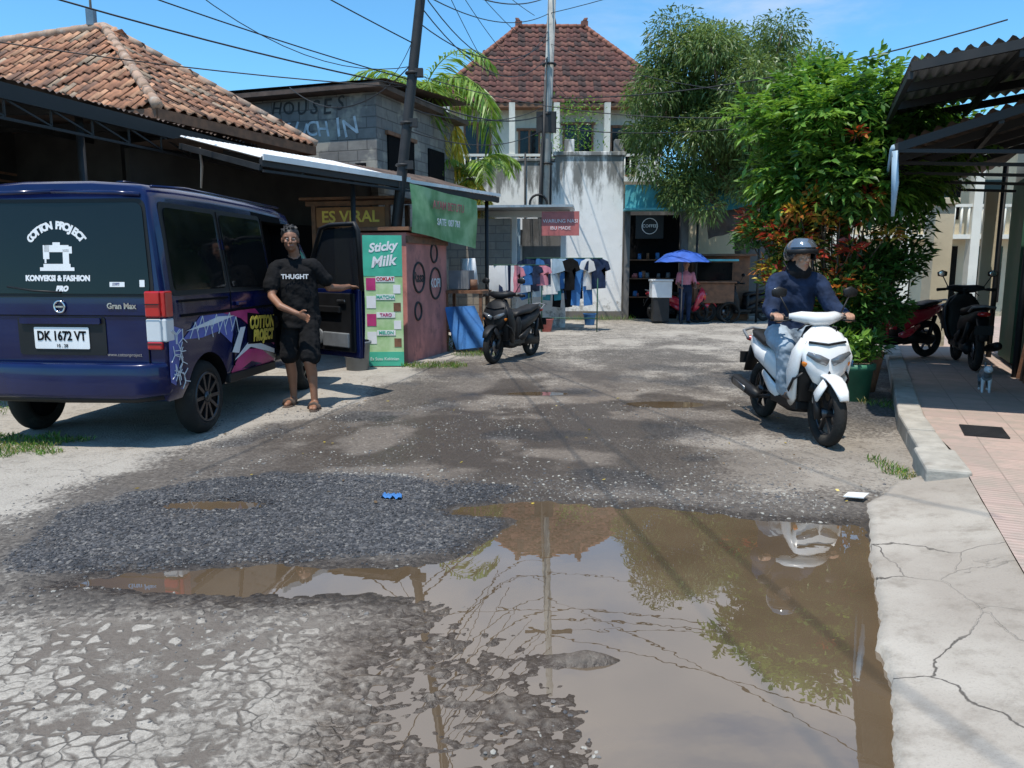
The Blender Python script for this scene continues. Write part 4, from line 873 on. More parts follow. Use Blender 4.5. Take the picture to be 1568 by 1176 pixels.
q=MB(); q.sweep([(-.45,-.77,.55),(-.62,-.80,.53),(-.70,-.62,.52),(-.715,0,.52),(-.70,.62,.52),(-.62,.80,.53),(-.45,.77,.55)],[(.04,.11),(.05,.12),(.06,.13),(.06,.13),(.06,.13),(.05,.12),(.04,.11)],0,14,e=5); q.obj('rear_bumper',['blue'],van)
q=MB(); q.sweep([(-.60,-.78,.40),(-.68,-.6,.385),(-.69,0,.38),(-.68,.6,.385),(-.6,.78,.40)],[(.03,.03)]*5,0,10); q.obj('bumper_lower_trim',['blk'],van)
q=MB(); 
for s_ in(-1,1):
    q.box((-.60,s_*.755,1.075),(.10,.12,.19),0); q.box((-.60,s_*.755,.885),(.10,.12,.17),1); q.box((-.603,s_*.757,.775),(.10,.12,.06),2); q.box((-.57,s_*.81,1.075),(.12,.075,.19),0); q.box((-.57,s_*.81,.885),(.12,.075,.17),1)
q.obj('tail_lamps',['red','clear','red'],van,.012)
q=MB()
for s_ in (-1,1):
    for z in(1.075,.975,.79): q.box((-.655,s_*.755,z),(.004,.118,.008))
q.obj('lamp_dividers',['blk'],van)
rear([(-.36,.70),(.36,.70),(.36,.98),(-.36,.98)],'blk','plate_recess',.03,.002,.006)
rear([(-.33,.93),(.33,.93),(.33,.975),(-.33,.975)],'blue','plate_garnish',.01,.01,.02)
rear([(-.225,.745),(.225,.745),(.225,.905),(-.225,.905)],'white','licence_plate',.012,.012,.004)
text('plate_number','DK 1672 VT',.095,(-.6435,0,.838),(0,-1,0),(0,0,1),'matte',van,.82,.003); text('plate_date','10 . 28',.035,(-.6435,0,.768),(0,-1,0),(0,0,1),'matte',van)
q=MB(); q.torus((-.636,0,1.055),.042,.008,0,'x',24,6); q.box((-.637,0,1.055),(.006,.06,.012)); q.obj('badge',['chrome'],van)
text('model_lettering','Gran Max',.058,(-.632,-.50,1.06),(0,-1,0),(0,0,1),'chrome',van,1,.002); text('low_lettering','www.cottonproject',.035,(-.632,-.5,.705),(0,-1,0),(0,0,1),'chrome',van)
q=MB(); q.box((-.632,0,.99),(.006,1.45,.008)); q.box((-.632,-.70,.8),(.006,.008,.36));q.box((-.632,.70,.8),(.006,.008,.36)); q.obj('tailgate_gaps',['matte'],van)
q=MB(); q.sweep([(-.61,.0,1.88),(-.60,.5,1.87),(-.585,.68,1.855)],[.016]*3,0,8);q.sweep([(-.61,.0,1.88),(-.60,-.5,1.87),(-.585,-.68,1.855)],[.016]*3,0,8); q.obj('tailgate_top_trim',['blue'],van)
q=MB(); q.sweep([(-.64,-.02,1.16),(-.635,.2,1.17),(-.63,.42,1.2)],[.008]*3,0,6); q.obj('rear_wiper',['blk'],van)
rl=lambda z:(rx_(z)-.0145)
for i,chh in enumerate('COTTON PROJECT'):
    a_=R(140-100*i/13); yy=.27*math.cos(a_); zz=1.38+.26*math.sin(a_)
    if chh!=' ': text('logo_letter_%d'%i,chh,.075,(rl(zz),-yy,zz),(0,-math.sin(a_),-math.cos(a_)),(.07,-math.cos(a_),math.sin(a_)),'wht',van,1,.004)
zz=1.26; text('logo_line','KONVEKSI & FASHION',.055,(rl(zz),0,zz),(0,-1,0),(.07,0,1),'wht',van,.95,.003)
text('logo_pro','PRO',.05,(rl(1.185),-.03,1.185),(0,-1,0),(.07,0,1),'wht',van,1,.004,shear=.3)
q=MB(); 
def rb_(a0,z0,a1,z1): q.poly([(rl(z0),-a0,z0),(rl(z0),-a1,z0),(rl(z1),-a1,z1),(rl(z1),-a0,z1)],0,.002,(-1,0,0))
rb_(-.14,1.315,.14,1.34);rb_(-.11,1.34,.11,1.365);rb_(.05,1.365,.10,1.47);rb_(-.10,1.45,.10,1.50);rb_(-.11,1.40,-.06,1.50);rb_(-.10,1.37,-.085,1.40);rb_(.10,1.44,.125,1.49);rb_(-.03,1.50,.03,1.52)
rb_(.42,1.20,.54,1.235);rb_(.66,1.2,.70,1.25); q.obj('sewing_machine_logo',['wht'],van)
q=MB(); rb_(.44,1.205,.50,1.23); q.obj('window_sticker',['lilac'],van)
side([(-.60,.5),(-.41,.42),(-.40,.88),(-.60,.93)],'lilac','livery_block',0,.003,.002)
q=MB()
for k in range(14):
    x=-.60+random.random()*.2;z=.48+random.random()*.42; 
    for s_ in(0,2.1,4.2): q.beam((x,-.8505,z),(x+.07*math.cos(s_+k),-.8505,z+.07*math.sin(s_+k)),.006,.004,up=(0,1,0))
for k in range(7):
    x=-.30+k*.12; z=.80+.04*(k%2); q.beam((x,-.8525,z),(x+.1,-.8525,z+.12),.006,.004,up=(0,1,0)); q.beam((x+.1,-.8525,z+.12),(x+.14,-.8525,z-.02),.006,.004,up=(0,1,0))
q.obj('livery_lines',['wht'],van)
side([(-.40,.80),(-.1,.96),(.55,.96),(.42,.70),(.2,.82),(-.1,.79)],'lilac','livery_swoosh_a',0,.0035,.002)
side([(.30,.96),(.92,.98),(1.34,.72),(1.34,.60),(.95,.75),(.62,.90)],'pink','livery_swoosh_b',0,.0055,.002)
side([(.40,.45),(.62,.62),(1.0,.60),(1.34,.46),(1.34,.40),(.5,.40)],'pink','livery_swoosh_c',0,.004,.002)
side([(.45,.54),(.8,.70),(1.34,.56),(1.34,.52),(.8,.63)],'wht','livery_stripe_a',0,.0075,.002)
side([(.42,.62),(.60,.82),(.70,.82),(.55,.60)],'wht','livery_stripe_b',0,.0085,.002)
side([(-.35,.86),(.2,.94),(.5,.93),(.1,.88)],'wht','livery_stripe_c',0,.0075,.002)
side([(.74,.66),(1.36,.62),(1.37,.88),(.76,.94)],'matte','livery_panel',0,.0095,.002)
text('livery_text_a','COTTON',.15,(1.05,-.861,.835),(1,0,-.06),(0,0,1),'yel',van,.9,.008,shear=.2);text('livery_text_b','PROJECT',.135,(1.07,-.861,.715),(1,0,-.06),(0,0,1),'yel',van,.9,.008,shear=.2)
q=MB(); q.box((.85,-.825,.40),(1.0,.05,.08)); q.box((1.86,-.8,.46),(.95,.08,.05)); q.obj('sill',['blk'],van,.01)
q=MB(); q.sweep([(1.5,-.45,.75),(1.95,-.45,.78)],[(.2,.08)]*2,0,12,e=4); q.sweep([(1.52,-.45,.8),(1.42,-.45,1.25)],[(.2,.06)]*2,0,12,e=4,up=(1,0,0)); q.obj('front_seat',['blk'],van)
q=MB(); q.torus((2.2,-.5,1.12),.17,.015,0,'x'); q.obj('steering_wheel',['blk'],van)
for i,(x,s_) in enumerate([(0,-1),(WB,-1),(0,1),(WB,1)]):
    q=MB(); y=s_*.74; q.torus((x,y,.30),.235,.068,0,'y',40,12,1.25); q.cyl((x,y-.06,.30),(x,y+.06,.30),.20,mi=3,n=28)
    yo=y+s_*.07; q.torus((x,yo,.30),.195,.014,1,'y',40,8)
    for k in range(10):
        a=k*2*math.pi/10; q.beam((x,yo-s_*.01,.30),(x+.19*math.cos(a),yo,.30+.19*math.sin(a)),.028,.02,1,up=(0,1,0))
    q.cyl((x,yo-s_*.03,.30),(x,yo+s_*.015,.30),.045,mi=1); q.obj('wheel_%d'%i,['rubber','dalu','alu','matte'],van)
dr=MB()
dr.sheet((0,.0,.42),(.96,0,.42),(0,.03,1.12),(.96,.03,1.12),6,6,lambda u,v:-.012*math.sin(v*3.14),0)
dr.box((.48,-.03,.77),(.96,.05,.70),0)
doro=empty('front_door'); doro.parent=van; doro.location=(2.34,-.86,0); doro.rotation_euler=(0,0,R(180+55))
dr.obj('door_skin',['blue'],doro,.01)
q=MB(); q.box((.48,-.065,.78),(.86,.03,.60),1); q.box((.45,-.09,.91),(.5,.05,.07),1); q.box((.60,-.085,.60),(.45,.04,.15),0); q.cyl((.3,-.08,.62),(.3,-.1,.62),.08,mi=0); q.box((.72,-.10,1.00),(.14,.02,.03),2); q.obj('door_trim',['grey','blk','alu'],doro,.01)
q=MB(); q.sweep([(.0,0,1.12),(.10,-.02,1.40),(.34,-.05,1.74),(.50,-.05,1.77),(.93,-.05,1.77),(.955,-.03,1.70),(.955,0,1.12)],[(.022,.03)]*7,0,8,up=(0,1,0)); q.beam((0,0,1.13),(.96,0,1.13),.06,.05); q.obj('window_frame',['blk'],doro)
q=MB(); q.poly([(.03,-.005,1.14),(.94,-.005,1.14),(.94,-.04,1.74),(.36,-.04,1.72),(.12,-.02,1.40)],0,.005,(0,1,0)); 
gm_,nt,b=newmat('door_glass'); b.inputs['Base Color'].default_value=(.02,.022,.025,1); b.inputs['Roughness'].default_value=.03; b.inputs['Alpha'].default_value=.8
q.obj('door_glass',[gm_],doro,fix=True)
q=MB(); q.ell((.10,.13,1.17),(.09,.03,.12),0); q.beam((.05,.02,1.12),(.1,.11,1.14),.03,.03); q.obj('wing_mirror',['blk'],doro)
# ------------------------------------------------------------ scooters
def scooter(name,loc,rz,bm,dark='blk',tilt=0,seatm='blk'):
    E=empty(name,loc,rz,0,0); E.rotation_euler=(tilt,0,rz); 
    def wheel(x,nm):
        q=MB(); q.torus((x,0,.265),.218,.047,0,'y',36,10); q.torus((x,0,.265),.172,.014,1,'y',32,6)
        for k in range(6):
            a=k*math.pi/3; q.beam((x,0,.265),(x+.17*math.cos(a),0,.265+.17*math.sin(a)),.018,.03,1,up=(0,1,0))
        q.cyl((x,-.05,.265),(x,.05,.265),.04,mi=1); q.cyl((x,.035,.265),(x,.042,.265),.095,mi=2); q.obj(nm,['rubber','dalu','alu'],E)
    wheel(.62,'front_wheel');wheel(-.60,'rear_wheel')
    q=MB()
    for s_ in(-1,1): q.cyl((.62,s_*.075,.265),(.49,s_*.065,.66),.019); q.cyl((.63,s_*.075,.22),(.575,s_*.07,.40),.027)
    q.cyl((.50,0,.62),(.36,0,1.0),.03); q.obj('fork',['blk'],E)
    q=MB(); pts=[];sz=[]
    for k in range(9):
        a=R(28+k*15); pts.append((.62+.295*math.cos(a),0,.265+.295*math.sin(a))); sz.append(.035+.035*math.sin(k/8*math.pi)**.7)
    q.sweep(pts,[(s2,.016) for s2 in sz],0,12,e=2.6,up=(-.3,0,1))
    for s_ in(-1,1): q.sweep([(.69,s_*.062,.52),(.60,s_*.085,.40),(.55,s_*.08,.34)],[(.012,.05),(.012,.055),(.008,.02)],0,8,up=(1,0,0))
    q.obj('front_fender',[bm],E)
    q=MB(); q.sweep([(.47,0,.42),(.53,0,.50),(.565,0,.58),(.56,0,.67),(.53,0,.78),(.48,0,.87),(.43,0,.93)],[(.04,.04),(.085,.055),(.15,.06),(.195,.055),(.20,.05),(.16,.045),(.07,.03)],0,16,e=2.3,up=(1,0,0))
    for s_ in(-1,1): q.sweep([(.50,s_*.16,.84),(.48,s_*.205,.72),(.42,s_*.21,.55),(.36,s_*.175,.38),(.28,s_*.145,.29)],[(.02,.05),(.028,.085),(.028,.09),(.025,.07),(.015,.04)],0,10,up=(1,0,0))
    q.obj('front_cowl',[bm],E)
    q=MB(); q.sweep([(.40,0,.33),(.47,0,.55),(.42,0,.80),(.37,0,.93)],[(.14,.03),(.19,.04),(.175,.035),(.09,.03)],0,12,e=3,up=(1,0,0)); q.box((.15,0,.285),(.5,.30,.07)); q.sweep([(.36,0,.26),(.1,0,.22),(-.1,0,.24)],[(.10,.04)]*3,0,10); q.sweep([(.0,0,.30),(-.02,0,.55),(-.02,0,.66)],[(.12,.05),(.13,.06),(.10,.05)],0,12,e=3,up=(1,0,0)); q.obj('leg_shield_floorboard',[dark],E,.01)
    q=MB(); 
    for s_ in(-1,1): q.sweep([(.590,s_*.17,.735),(.618,s_*.09,.695),(.628,s_*.02,.665)],[(.016,.016),(.02,.034),(.02,.03)],0,10)
    q.obj('headlight',['lamp'],E)
    q=MB(); q.sweep([(.565,-.15,.82),(.585,0,.80),(.565,.15,.82)],[(.010,.010)]*3,0,8); q.sweep([(.60,-.08,.60),(.615,0,.575),(.60,.08,.60)],[(.01,.03)]*3,0,8); q.sweep([(.50,-.09,.47),(.52,0,.45),(.50,.09,.47)],[(.03,.05)]*3,0,8)
    for s_ in(-1,1): q.sweep([(.545,s_*.175,.58),(.49,s_*.228,.52),(.42,s_*.232,.42)],[(.006,.02)]*3,0,6,up=(1,0,0))
    q.obj('cowl_grille',[dark],E)
    q=MB(); 
    for s_ in(-1,1): q.ell((.56,s_*.165,.655),(.03,.03,.03),0)
    q.obj('indicators',['amber'],E)
    q=MB(); q.sweep([(.34,-.22,1.005),(.38,-.14,1.005),(.43,-.05,.99),(.43,.05,.99),(.38,.14,1.005),(.34,.22,1.005)],[(.02,.025),(.05,.045),(.062,.055),(.062,.055),(.05,.045),(.02,.025)],0,12); q.obj('handlebar_cover',[bm],E)
    q=MB(); q.sweep([(.29,-.345,.985),(.33,-.22,.99),(.36,0,.96),(.33,.22,.99),(.29,.345,.985)],[.013]*5,0,8)
    for s_ in(-1,1):
        q.cyl((.29,s_*.35,.985),(.32,s_*.24,.99),.020); q.sweep([(.36,s_*.20,.985),(.38,s_*.26,.975),(.345,s_*.34,.965)],[.007]*3,0,6); q.cyl((.34,s_*.2,1.0),(.31,s_*.29,1.17),.007,n=6)
        q.sweep([(.318,s_*.24,1.195),(.305,s_*.30,1.20),(.31,s_*.355,1.19)],[(.012,.03),(.016,.048),(.012,.026)],0,10)
    q.sweep([(.38,.02,.94),(.50,.1,.93),(.50,.1,.85)],[.006]*3,0,6); q.sweep([(.38,-.02,.94),(.47,-.14,.95),(.42,-.18,.9)],[.006]*3,0,6)
    q.obj('handlebar_mirrors',['blk'],E)
    q=MB(); 
    for s_ in(-1,1): q.ell((.30-.012,s_*.30,1.20),(.004,.045,.038),0)
    q.obj('mirror_glass',['chrome'],E)
    q=MB(); q.sweep([(.03,0,.40),(-.08,0,.50),(-.25,0,.575),(-.5,0,.625),(-.72,0,.70),(-.88,0,.755)],[(.07,.07),(.135,.12),(.155,.115),(.145,.09),(.095,.06),(.03,.02)],0,16,e=2.6)
    for s_ in(-1,1): q.sweep([(.05,s_*.13,.32),(-.1,s_*.145,.37),(-.3,s_*.14,.47)],[(.02,.05),(.025,.06),(.012,.03)],0,8)
    q.obj('rear_body',[bm],E)
    q=MB(); q.sweep([(.05,0,.655),(0,0,.70),(-.15,0,.725),(-.35,0,.73),(-.42,0,.75),(-.62,0,.785),(-.78,0,.80)],[(.06,.02),(.105,.04),(.135,.045),(.14,.045),(.135,.045),(.12,.04),(.06,.02)],0,16,e=2.8); q.obj('seat',[seatm],E)
    q=MB(); q.sweep([(-.70,-.13,.74),(-.84,-.12,.80),(-.92,0,.82),(-.84,.12,.80),(-.70,.13,.74)],[.014]*5,0,8); q.obj('grab_rail',['grey'],E)
    q=MB(); q.sweep([(-.15,.02,.30),(-.35,.05,.30),(-.60,.10,.265)],[(.11,.11),(.09,.09),(.05,.07)],0,12); q.cyl((-.5,.13,.33),(-.62,.10,.60),.03); q.cyl((-.15,-.08,.28),(-.35,-.16,.24),.018); q.sweep([(-.32,-.165,.255),(-.42,-.175,.27),(-.80,-.185,.33),(-.86,-.185,.34)],[.03,.052,.055,.035],0,14)
    q.sweep([(-.80,0,.66),(-.90,0,.52),(-.95,0,.40)],[(.07,.02),(.06,.014),(.06,.01)],0,8,up=(1,0,0)); q.sweep([(-.35,0,.46),(-.5,0,.54),(-.68,0,.545)],[(.06,.01)]*3,0,8); q.obj('engine_muffler',['blk'],E)
    q=MB(); q.sweep([(-.48,-.232,.285),(-.76,-.236,.33)],[(.006,.028)]*2,0,8); q.obj('muffler_shield',['alu'],E)
    q=MB(); q.ell((-.885,0,.72),(.03,.075,.03),0); q.obj('tail_light',['red'],E)
    q=MB(); q.box((-.955,0,.53),(.008,.2,.11)); q.obj('plate',['blk'],E); 
    return E
hd=math.atan2(5.95-7.12,2.46-2.36)
fx,fy=(2.47,5.95); ux,uy=math.cos(hd),math.sin(hd); rc=(fx-.62*ux,fy-.62*uy,0.004)
sc=scooter('motor_scooter',rc,hd,'white')
text('fender_decal','BEAT',.05,(.50,.215,.66),(-1,0,.3),(0,.1,1),'bcl',sc)
s2=scooter('motor_scooter',(.02,11.75,0.005),R(-118),'blk','blk')
scooter('motor_scooter',(6.0,10.15,.12),R(70),'blk','blk'); scooter('motor_scooter',(5.42,10.9,.12),R(200),'redp','blk')
scooter('motor_scooter',(4.35,19.9,.01),R(-8),'redp','blk'); scooter('motor_scooter',(6.05,20.1,.01),R(200),'blk','blk')
# ------------------------------------------------------------ figures
class Fig:
    def __init__(s): s.mb=MB(); s.seg=[]; s.x=MB(); s.xm=[]
    def c(s,tag,p0,p1,r0,r1=None): 
        r1=r0 if r1 is None else r1; s.mb.caps(p0,p1,r0,r1); s.seg.append((tag,p0,p1,r0,r1))
    def e(s,tag,c,r,Rm=None): 
        s.mb.ell(c,r,0,Rm); k=min(r); a=max(range(3),key=lambda i:r[i]); ax=Vector((0,0,0)); ax[a]=max(0,r[a]-k); ax=(Rm@ax) if Rm else ax
        c=Vector(c); s.seg.append((tag,tuple(c-ax),tuple(c+ax),k,k))
    def sw(s,tag,pts,sz,up=(0,1,0)):
        s.mb.sweep(pts,sz,0,16,up=up)
        for i in range(len(pts)-1):
            p0,p1=Vector(pts[i]),Vector(pts[i+1]); T=(p1-p0).normalized(); sd_=T.cross(Vector(up)).normalized()
            for k in(-1,0,1):
                a=sd_*k*max(0,sz[i][0]-sz[i][1]);b_=sd_*k*max(0,sz[i+1][0]-sz[i+1][1]); s.seg.append((tag,tuple(p0+a),tuple(p1+b_),sz[i][1],sz[i+1][1]))
    def limb(s,tag,pts,rs):
        for i in range(len(pts)-1): s.c(tag,pts[i],pts[i+1],rs[i],rs[i+1])
    def hand(s,tag,wr,fd,pn,sgn=1,curl=.5,sc=1.0):
        wr=Vector(wr);fd=Vector(fd).normalized();pn=Vector(pn);pn=(pn-fd*pn.dot(fd)).normalized();sd_=fd.cross(pn)*sgn
        s.sw(tag,[wr,wr+fd*.03*sc,wr+fd*.085*sc],[(.026*sc,.018*sc),(.038*sc,.016*sc),(.04*sc,.013*sc)],up=tuple(pn))
        for k,(o,l) in enumerate(((-.03,.072),(-.01,.082),(.01,.078),(.03,.06))):
            p=wr+fd*.08*sc+sd_*o*sc; a=0; seg=l*sc/2.4; pr=p
            for j in range(3):
                a+=curl*(.6+.3*j); T=fd*math.cos(a)+pn*math.sin(a); q_=pr+T*seg*(1-.12*j); s.c(tag,tuple(pr),tuple(q_),.0095*sc-.0008*j,.009*sc-.0008*j); pr=q_
        p=wr+fd*.025*sc-sd_*.028*sc; q_=p+(fd*.6-sd_*.8).normalized()*.035*sc; r_=q_+(fd*.8-sd_*.25+pn*.5*curl).normalized()*.032*sc; s.c(tag,tuple(p),tuple(q_),.013*sc,.011*sc); s.c(tag,tuple(q_),tuple(r_),.0105*sc,.009*sc)
    def head(s,c,fw,up=(0,0,1),hair=True,tag='skin',sc=1.0):
        c=Vector(c);fw=Vector(fw).normalized();up=Vector(up);up=(up-fw*up.dot(fw)).normalized();rt=fw.cross(up); Rm=Matrix((fw,-rt,up)).transposed()
        P=lambda x,y,z:tuple(c+(fw*x-rt*y+up*z)*sc)
        s.e(tag,P(-.012,0,.025),(.095*sc,.076*sc,.095*sc),Rm); s.e(tag,P(.018,0,-.045),(.062*sc,.058*sc,.07*sc),Rm); s.c(tag,P(.055,0,-.085),P(.05,0,-.07),.022*sc,.028*sc)
        s.c(tag,P(.084,0,.015),P(.098,0,-.022),.009*sc,.013*sc); s.c(tag,P(.09,-.012,-.025),P(.09,.012,-.025),.009*sc); s.c(tag,P(.078,-.018,-.052),P(.078,.018,-.052),.010*sc); s.c(tag,P(.074,-.015,-.062),P(.074,.015,-.062),.010*sc)
        for y in(-1,1): 
            s.e(tag,P(-.01,y*.078,-.005),(.018*sc,.008*sc,.03*sc),Rm); s.c(tag,P(.068,y*.018,.028),P(.058,y*.05,.030),.010*sc,.008*sc); s.e(tag,P(.06,y*.04,-.02),(.02*sc,.02*sc,.02*sc),Rm)
            s.x.ell(P(.074,y*.031,.010),(.0065*sc,.0105*sc,.004*sc),0,Rm,10,6); s.x.ell(P(.079,y*.031,.010),(.003*sc,.004*sc,.004*sc),1,Rm,8,6); s.x.caps(P(.081,y*.016,.029),P(.072,y*.044,.030),.0024*sc,.0018*sc,1,6)
        s.x.caps(P(.087,-.020,-.057),P(.087,.020,-.057),.0028*sc,.0028*sc,2,6)
        if hair:
            s.e('hair',P(-.03,0,.05),(.098*sc,.088*sc,.085*sc),Rm); s.e('hair',P(-.05,0,.0),(.065*sc,.084*sc,.075*sc),Rm)
            for k in range(40):
                a=random.uniform(0,6.28);e_=random.uniform(.35,1.4); d_=(math.cos(a)*math.cos(e_),math.sin(a)*math.cos(e_),math.sin(e_)); p=P(-.03+.09*d_[0],.08*d_[1],.05+.08*d_[2]); q_=P(-.03+.11*d_[0]+.01,.10*d_[1],.05+.098*d_[2]); s.c('hair',p,q_,.013*sc,.006*sc)
        return P
    def build(s,name,tags,parent,vox=.0065,cloth=()):
        o=s.mb.obj('tmp',['skin'],None); r=o.modifiers.new('r','REMESH'); r.mode='VOXEL'; r.voxel_size=vox; sm=o.modifiers.new('s','SMOOTH'); sm.factor=.5; sm.iterations=3
        dg=bpy.context.evaluated_depsgraph_get(); me=bpy.data.meshes.new_from_object(o.evaluated_get(dg)); bpy.data.objects.remove(o)
        n=len(me.polygons); ce=np.empty(n*3,np.float32); me.polygons.foreach_get('center',ce); ce=ce.reshape(-1,3); best=np.full(n,1e9);mi=np.zeros(n,np.int32); tl=list(tags)
        for tg,p0,p1,r0,r1 in s.seg:
            p0=np.array(p0);p1=np.array(p1);d_=p1-p0; L2=max(1e-9,(d_*d_).sum()); t_=np.clip(((ce-p0)@d_)/L2,0,1); ds=np.linalg.norm(ce-p0-t_[:,None]*d_,axis=1)-(r0*(1-t_)+r1*t_); k=ds<best; best[k]=ds[k]; mi[k]=tl.index(tg)
        nv=len(me.vertices); co=np.empty(nv*3,np.float32); me.vertices.foreach_get('co',co); co=co.reshape(-1,3).astype(float); no=np.empty(nv*3,np.float32); me.vertices.foreach_get('normal',no); no=no.reshape(-1,3)
        if cloth:
            wv_=np.zeros(nv); li=np.empty(len(me.loops),np.int32); me.loops.foreach_get('vertex_index',li); lt_=np.empty(n,np.int32); me.polygons.foreach_get('loop_total',lt_); fi=np.repeat(np.arange(n),lt_)
            isc=np.isin(mi,[tl.index(c_) for c_ in cloth]).astype(float); np.maximum.at(wv_,li,isc[fi])
            qx_=co[:,0]*.8+co[:,1]*.9; f1=fbm(qx_+co[:,2]*.45,co[:,2]*.8-qx_*.3,11,3,5)-.5; f2=fbm(co[:,0]-co[:,2]*.6,co[:,2]+co[:,1],24,2,9)-.5
            co=co+no*(wv_*(.003+.026*f1+.008*f2))[:,None]; me.vertices.foreach_set('co',co.astype(np.float32).ravel())
        me.materials.clear()
        for t_ in tl: me.materials.append(M[tags[t_]])
        me.polygons.foreach_set('material_index',mi); me.polygons.foreach_set('use_smooth',np.ones(n,bool)); me.update()
        b_=bpy.data.objects.new(name,me); S.collection.objects.link(b_); b_.parent=parent
        if s.x.v: s.x.obj('face_features',['wht','hair','redd'],parent)
man=empty('man')
f=Fig(); hc=(-2.15,7.60,1.665)
f.head(hc,(.30,-1,-.05))
f.c('skin',(-2.14,7.64,1.58),(-2.13,7.68,1.46),.052,.056)
f.sw('tee',[(-2.11,7.70,.88),(-2.11,7.70,1.0),(-2.115,7.69,1.18),(-2.13,7.68,1.36),(-2.13,7.68,1.455)],[(.195,.135),(.185,.13),(.19,.128),(.195,.118),(.10,.07)],up=(0.25,-1,0))
f.c('tee',(-2.29,7.64,1.415),(-1.97,7.70,1.425),.062,.062)
f.limb('tee',[(-2.31,7.63,1.40),(-2.345,7.57,1.22)],[.066,.076]); f.limb('skin',[(-2.335,7.58,1.25),(-2.33,7.52,1.12),(-2.22,7.42,1.03),(-2.06,7.40,.965)],[.045,.040,.038,.026])
f.hand('skin',(-2.05,7.40,.96),(.9,-.1,-.35),(.1,-1,-.3),1,.5)
f.limb('tee',[(-1.96,7.70,1.41),(-1.87,7.76,1.28)],[.066,.074]); f.limb('skin',[(-1.88,7.75,1.30),(-1.84,7.80,1.20),(-1.76,7.97,1.19),(-1.70,8.10,1.205)],[.045,.040,.036,.026])
f.hand('skin',(-1.70,8.10,1.205),(.35,.85,-.1),(0,-.1,-1),1,.6)
f.sw('short',[(-2.11,7.70,.99),(-2.10,7.69,.90),(-2.10,7.68,.80)],[(.165,.12),(.185,.13),(.18,.125)],up=(0.25,-1,0))
f.limb('short',[(-2.02,7.68,.84),(-2.00,7.60,.62),(-1.995,7.57,.54)],[.10,.10,.10]); f.limb('skin',[(-1.995,7.57,.58),(-2.00,7.54,.49),(-1.99,7.60,.36),(-1.98,7.60,.22),(-1.975,7.60,.09)],[.062,.055,.056,.040,.034])
f.limb('short',[(-2.18,7.70,.84),(-2.22,7.68,.62),(-2.225,7.67,.55)],[.10,.10,.10]); f.limb('skin',[(-2.225,7.68,.58),(-2.23,7.68,.49),(-2.235,7.76,.34),(-2.24,7.80,.20),(-2.245,7.82,.09)],[.060,.054,.054,.039,.033])
f.limb('skin',[(-1.975,7.62,.06),(-1.95,7.50,.048),(-1.93,7.40,.036)],[.036,.034,.022]); f.limb('skin',[(-2.0,7.60,.05),(-1.965,7.41,.035)],[.03,.02])
f.limb('skin',[(-2.245,7.84,.06),(-2.255,7.72,.048),(-2.265,7.62,.036)],[.036,.034,.024])
f.build('body',{'skin':'skin','tee':'tee','short':'tee','hair':'hair'},man,.0065,('tee','short'))
q=MB(); q.sweep([(-1.985,7.67,.013),(-1.965,7.56,.013),(-1.945,7.45,.012),(-1.935,7.37,.012)],[(.035,.012),(.038,.012),(.047,.012),(.03,.01)],0,12,e=3); q.sweep([(-2.0,7.47,.02),(-1.985,7.46,.06),(-1.94,7.45,.078),(-1.895,7.44,.055),(-1.885,7.44,.02)],[(.022,.005)]*5,0,8,up=(0,1,0))
q.sweep([(-2.245,7.88,.013),(-2.25,7.78,.013),(-2.26,7.66,.012),(-2.27,7.59,.012)],[(.035,.012),(.038,.012),(.047,.012),(.03,.01)],0,12,e=3); q.sweep([(-2.31,7.69,.02),(-2.30,7.69,.06),(-2.255,7.69,.078),(-2.21,7.68,.055),(-2.20,7.68,.02)],[(.022,.005)]*5,0,8,up=(0,1,0)); q.obj('sandals',['rust'],man)
text('shirt_print','THUGHT',.062,(-2.105,7.543,1.31),(1,.25,0),(0,0,1),'wht',man,1,.002)
rd=empty('scooter_rider',rc,hd); f=Fig()
P=f.head((.03,0,1.475),(1,.22,-.05),hair=False,sc=.93)
f.c('hij',(-.02,0,1.44),(-.03,0,1.34),.085,.095); f.e('hij',(-.005,0,1.36),(.095,.105,.085))
f.sw('jacket',[(-.14,0,.82),(-.13,0,.98),(-.08,0,1.14),(-.04,0,1.27),(-.025,0,1.34)],[(.19,.145),(.175,.13),(.19,.13),(.19,.11),(.09,.075)],up=(1,0,0))
for s_ in(-1,1):
    f.c('jacket',(-.03,s_*.13,1.295),(-.03,s_*.17,1.285),.07,.068)
    f.limb('jacket',[(-.03,s_*.19,1.27),(.09,s_*.27,1.06),(.23,s_*.305,1.01)],[.07,.066,.046]); f.c('skin',(.21,s_*.31,1.01),(.26,s_*.315,1.01),.026,.024)
    f.hand('skin',(.235,s_*.30,1.02),(1,0,-.05),(0,0,-1),s_,1.0)
    f.limb('jean',[(-.12,s_*.10,.82),(.08,s_*.17,.80),(.26,s_*.19,.74)],[.11,.098,.082]); f.limb('jean',[(.26,s_*.19,.74),(.24,s_*.175,.55),(.20,s_*.16,.40)],[.078,.074,.066])
    f.c('skin',(.20,s_*.16,.42),(.20,s_*.155,.37),.032,.03); f.limb('shoe',[(.16,s_*.15,.355),(.25,s_*.155,.352),(.33,s_*.16,.345)],[.034,.036,.028])
f.sw('jean',[(-.22,0,.83),(-.1,0,.82),(0,0,.81)],[(.16,.10),(.17,.095),(.14,.07)],up=(0,0,1))
f.build('body',{'skin':'skin2','hij':'hijab','jacket':'navy','jean':'jean','shoe':'rust'},rd,.0065,('jacket','jean','hij'))
q=MB(); hcx=Vector((.005,0,1.515)); vs=[];nu,nv=28,14
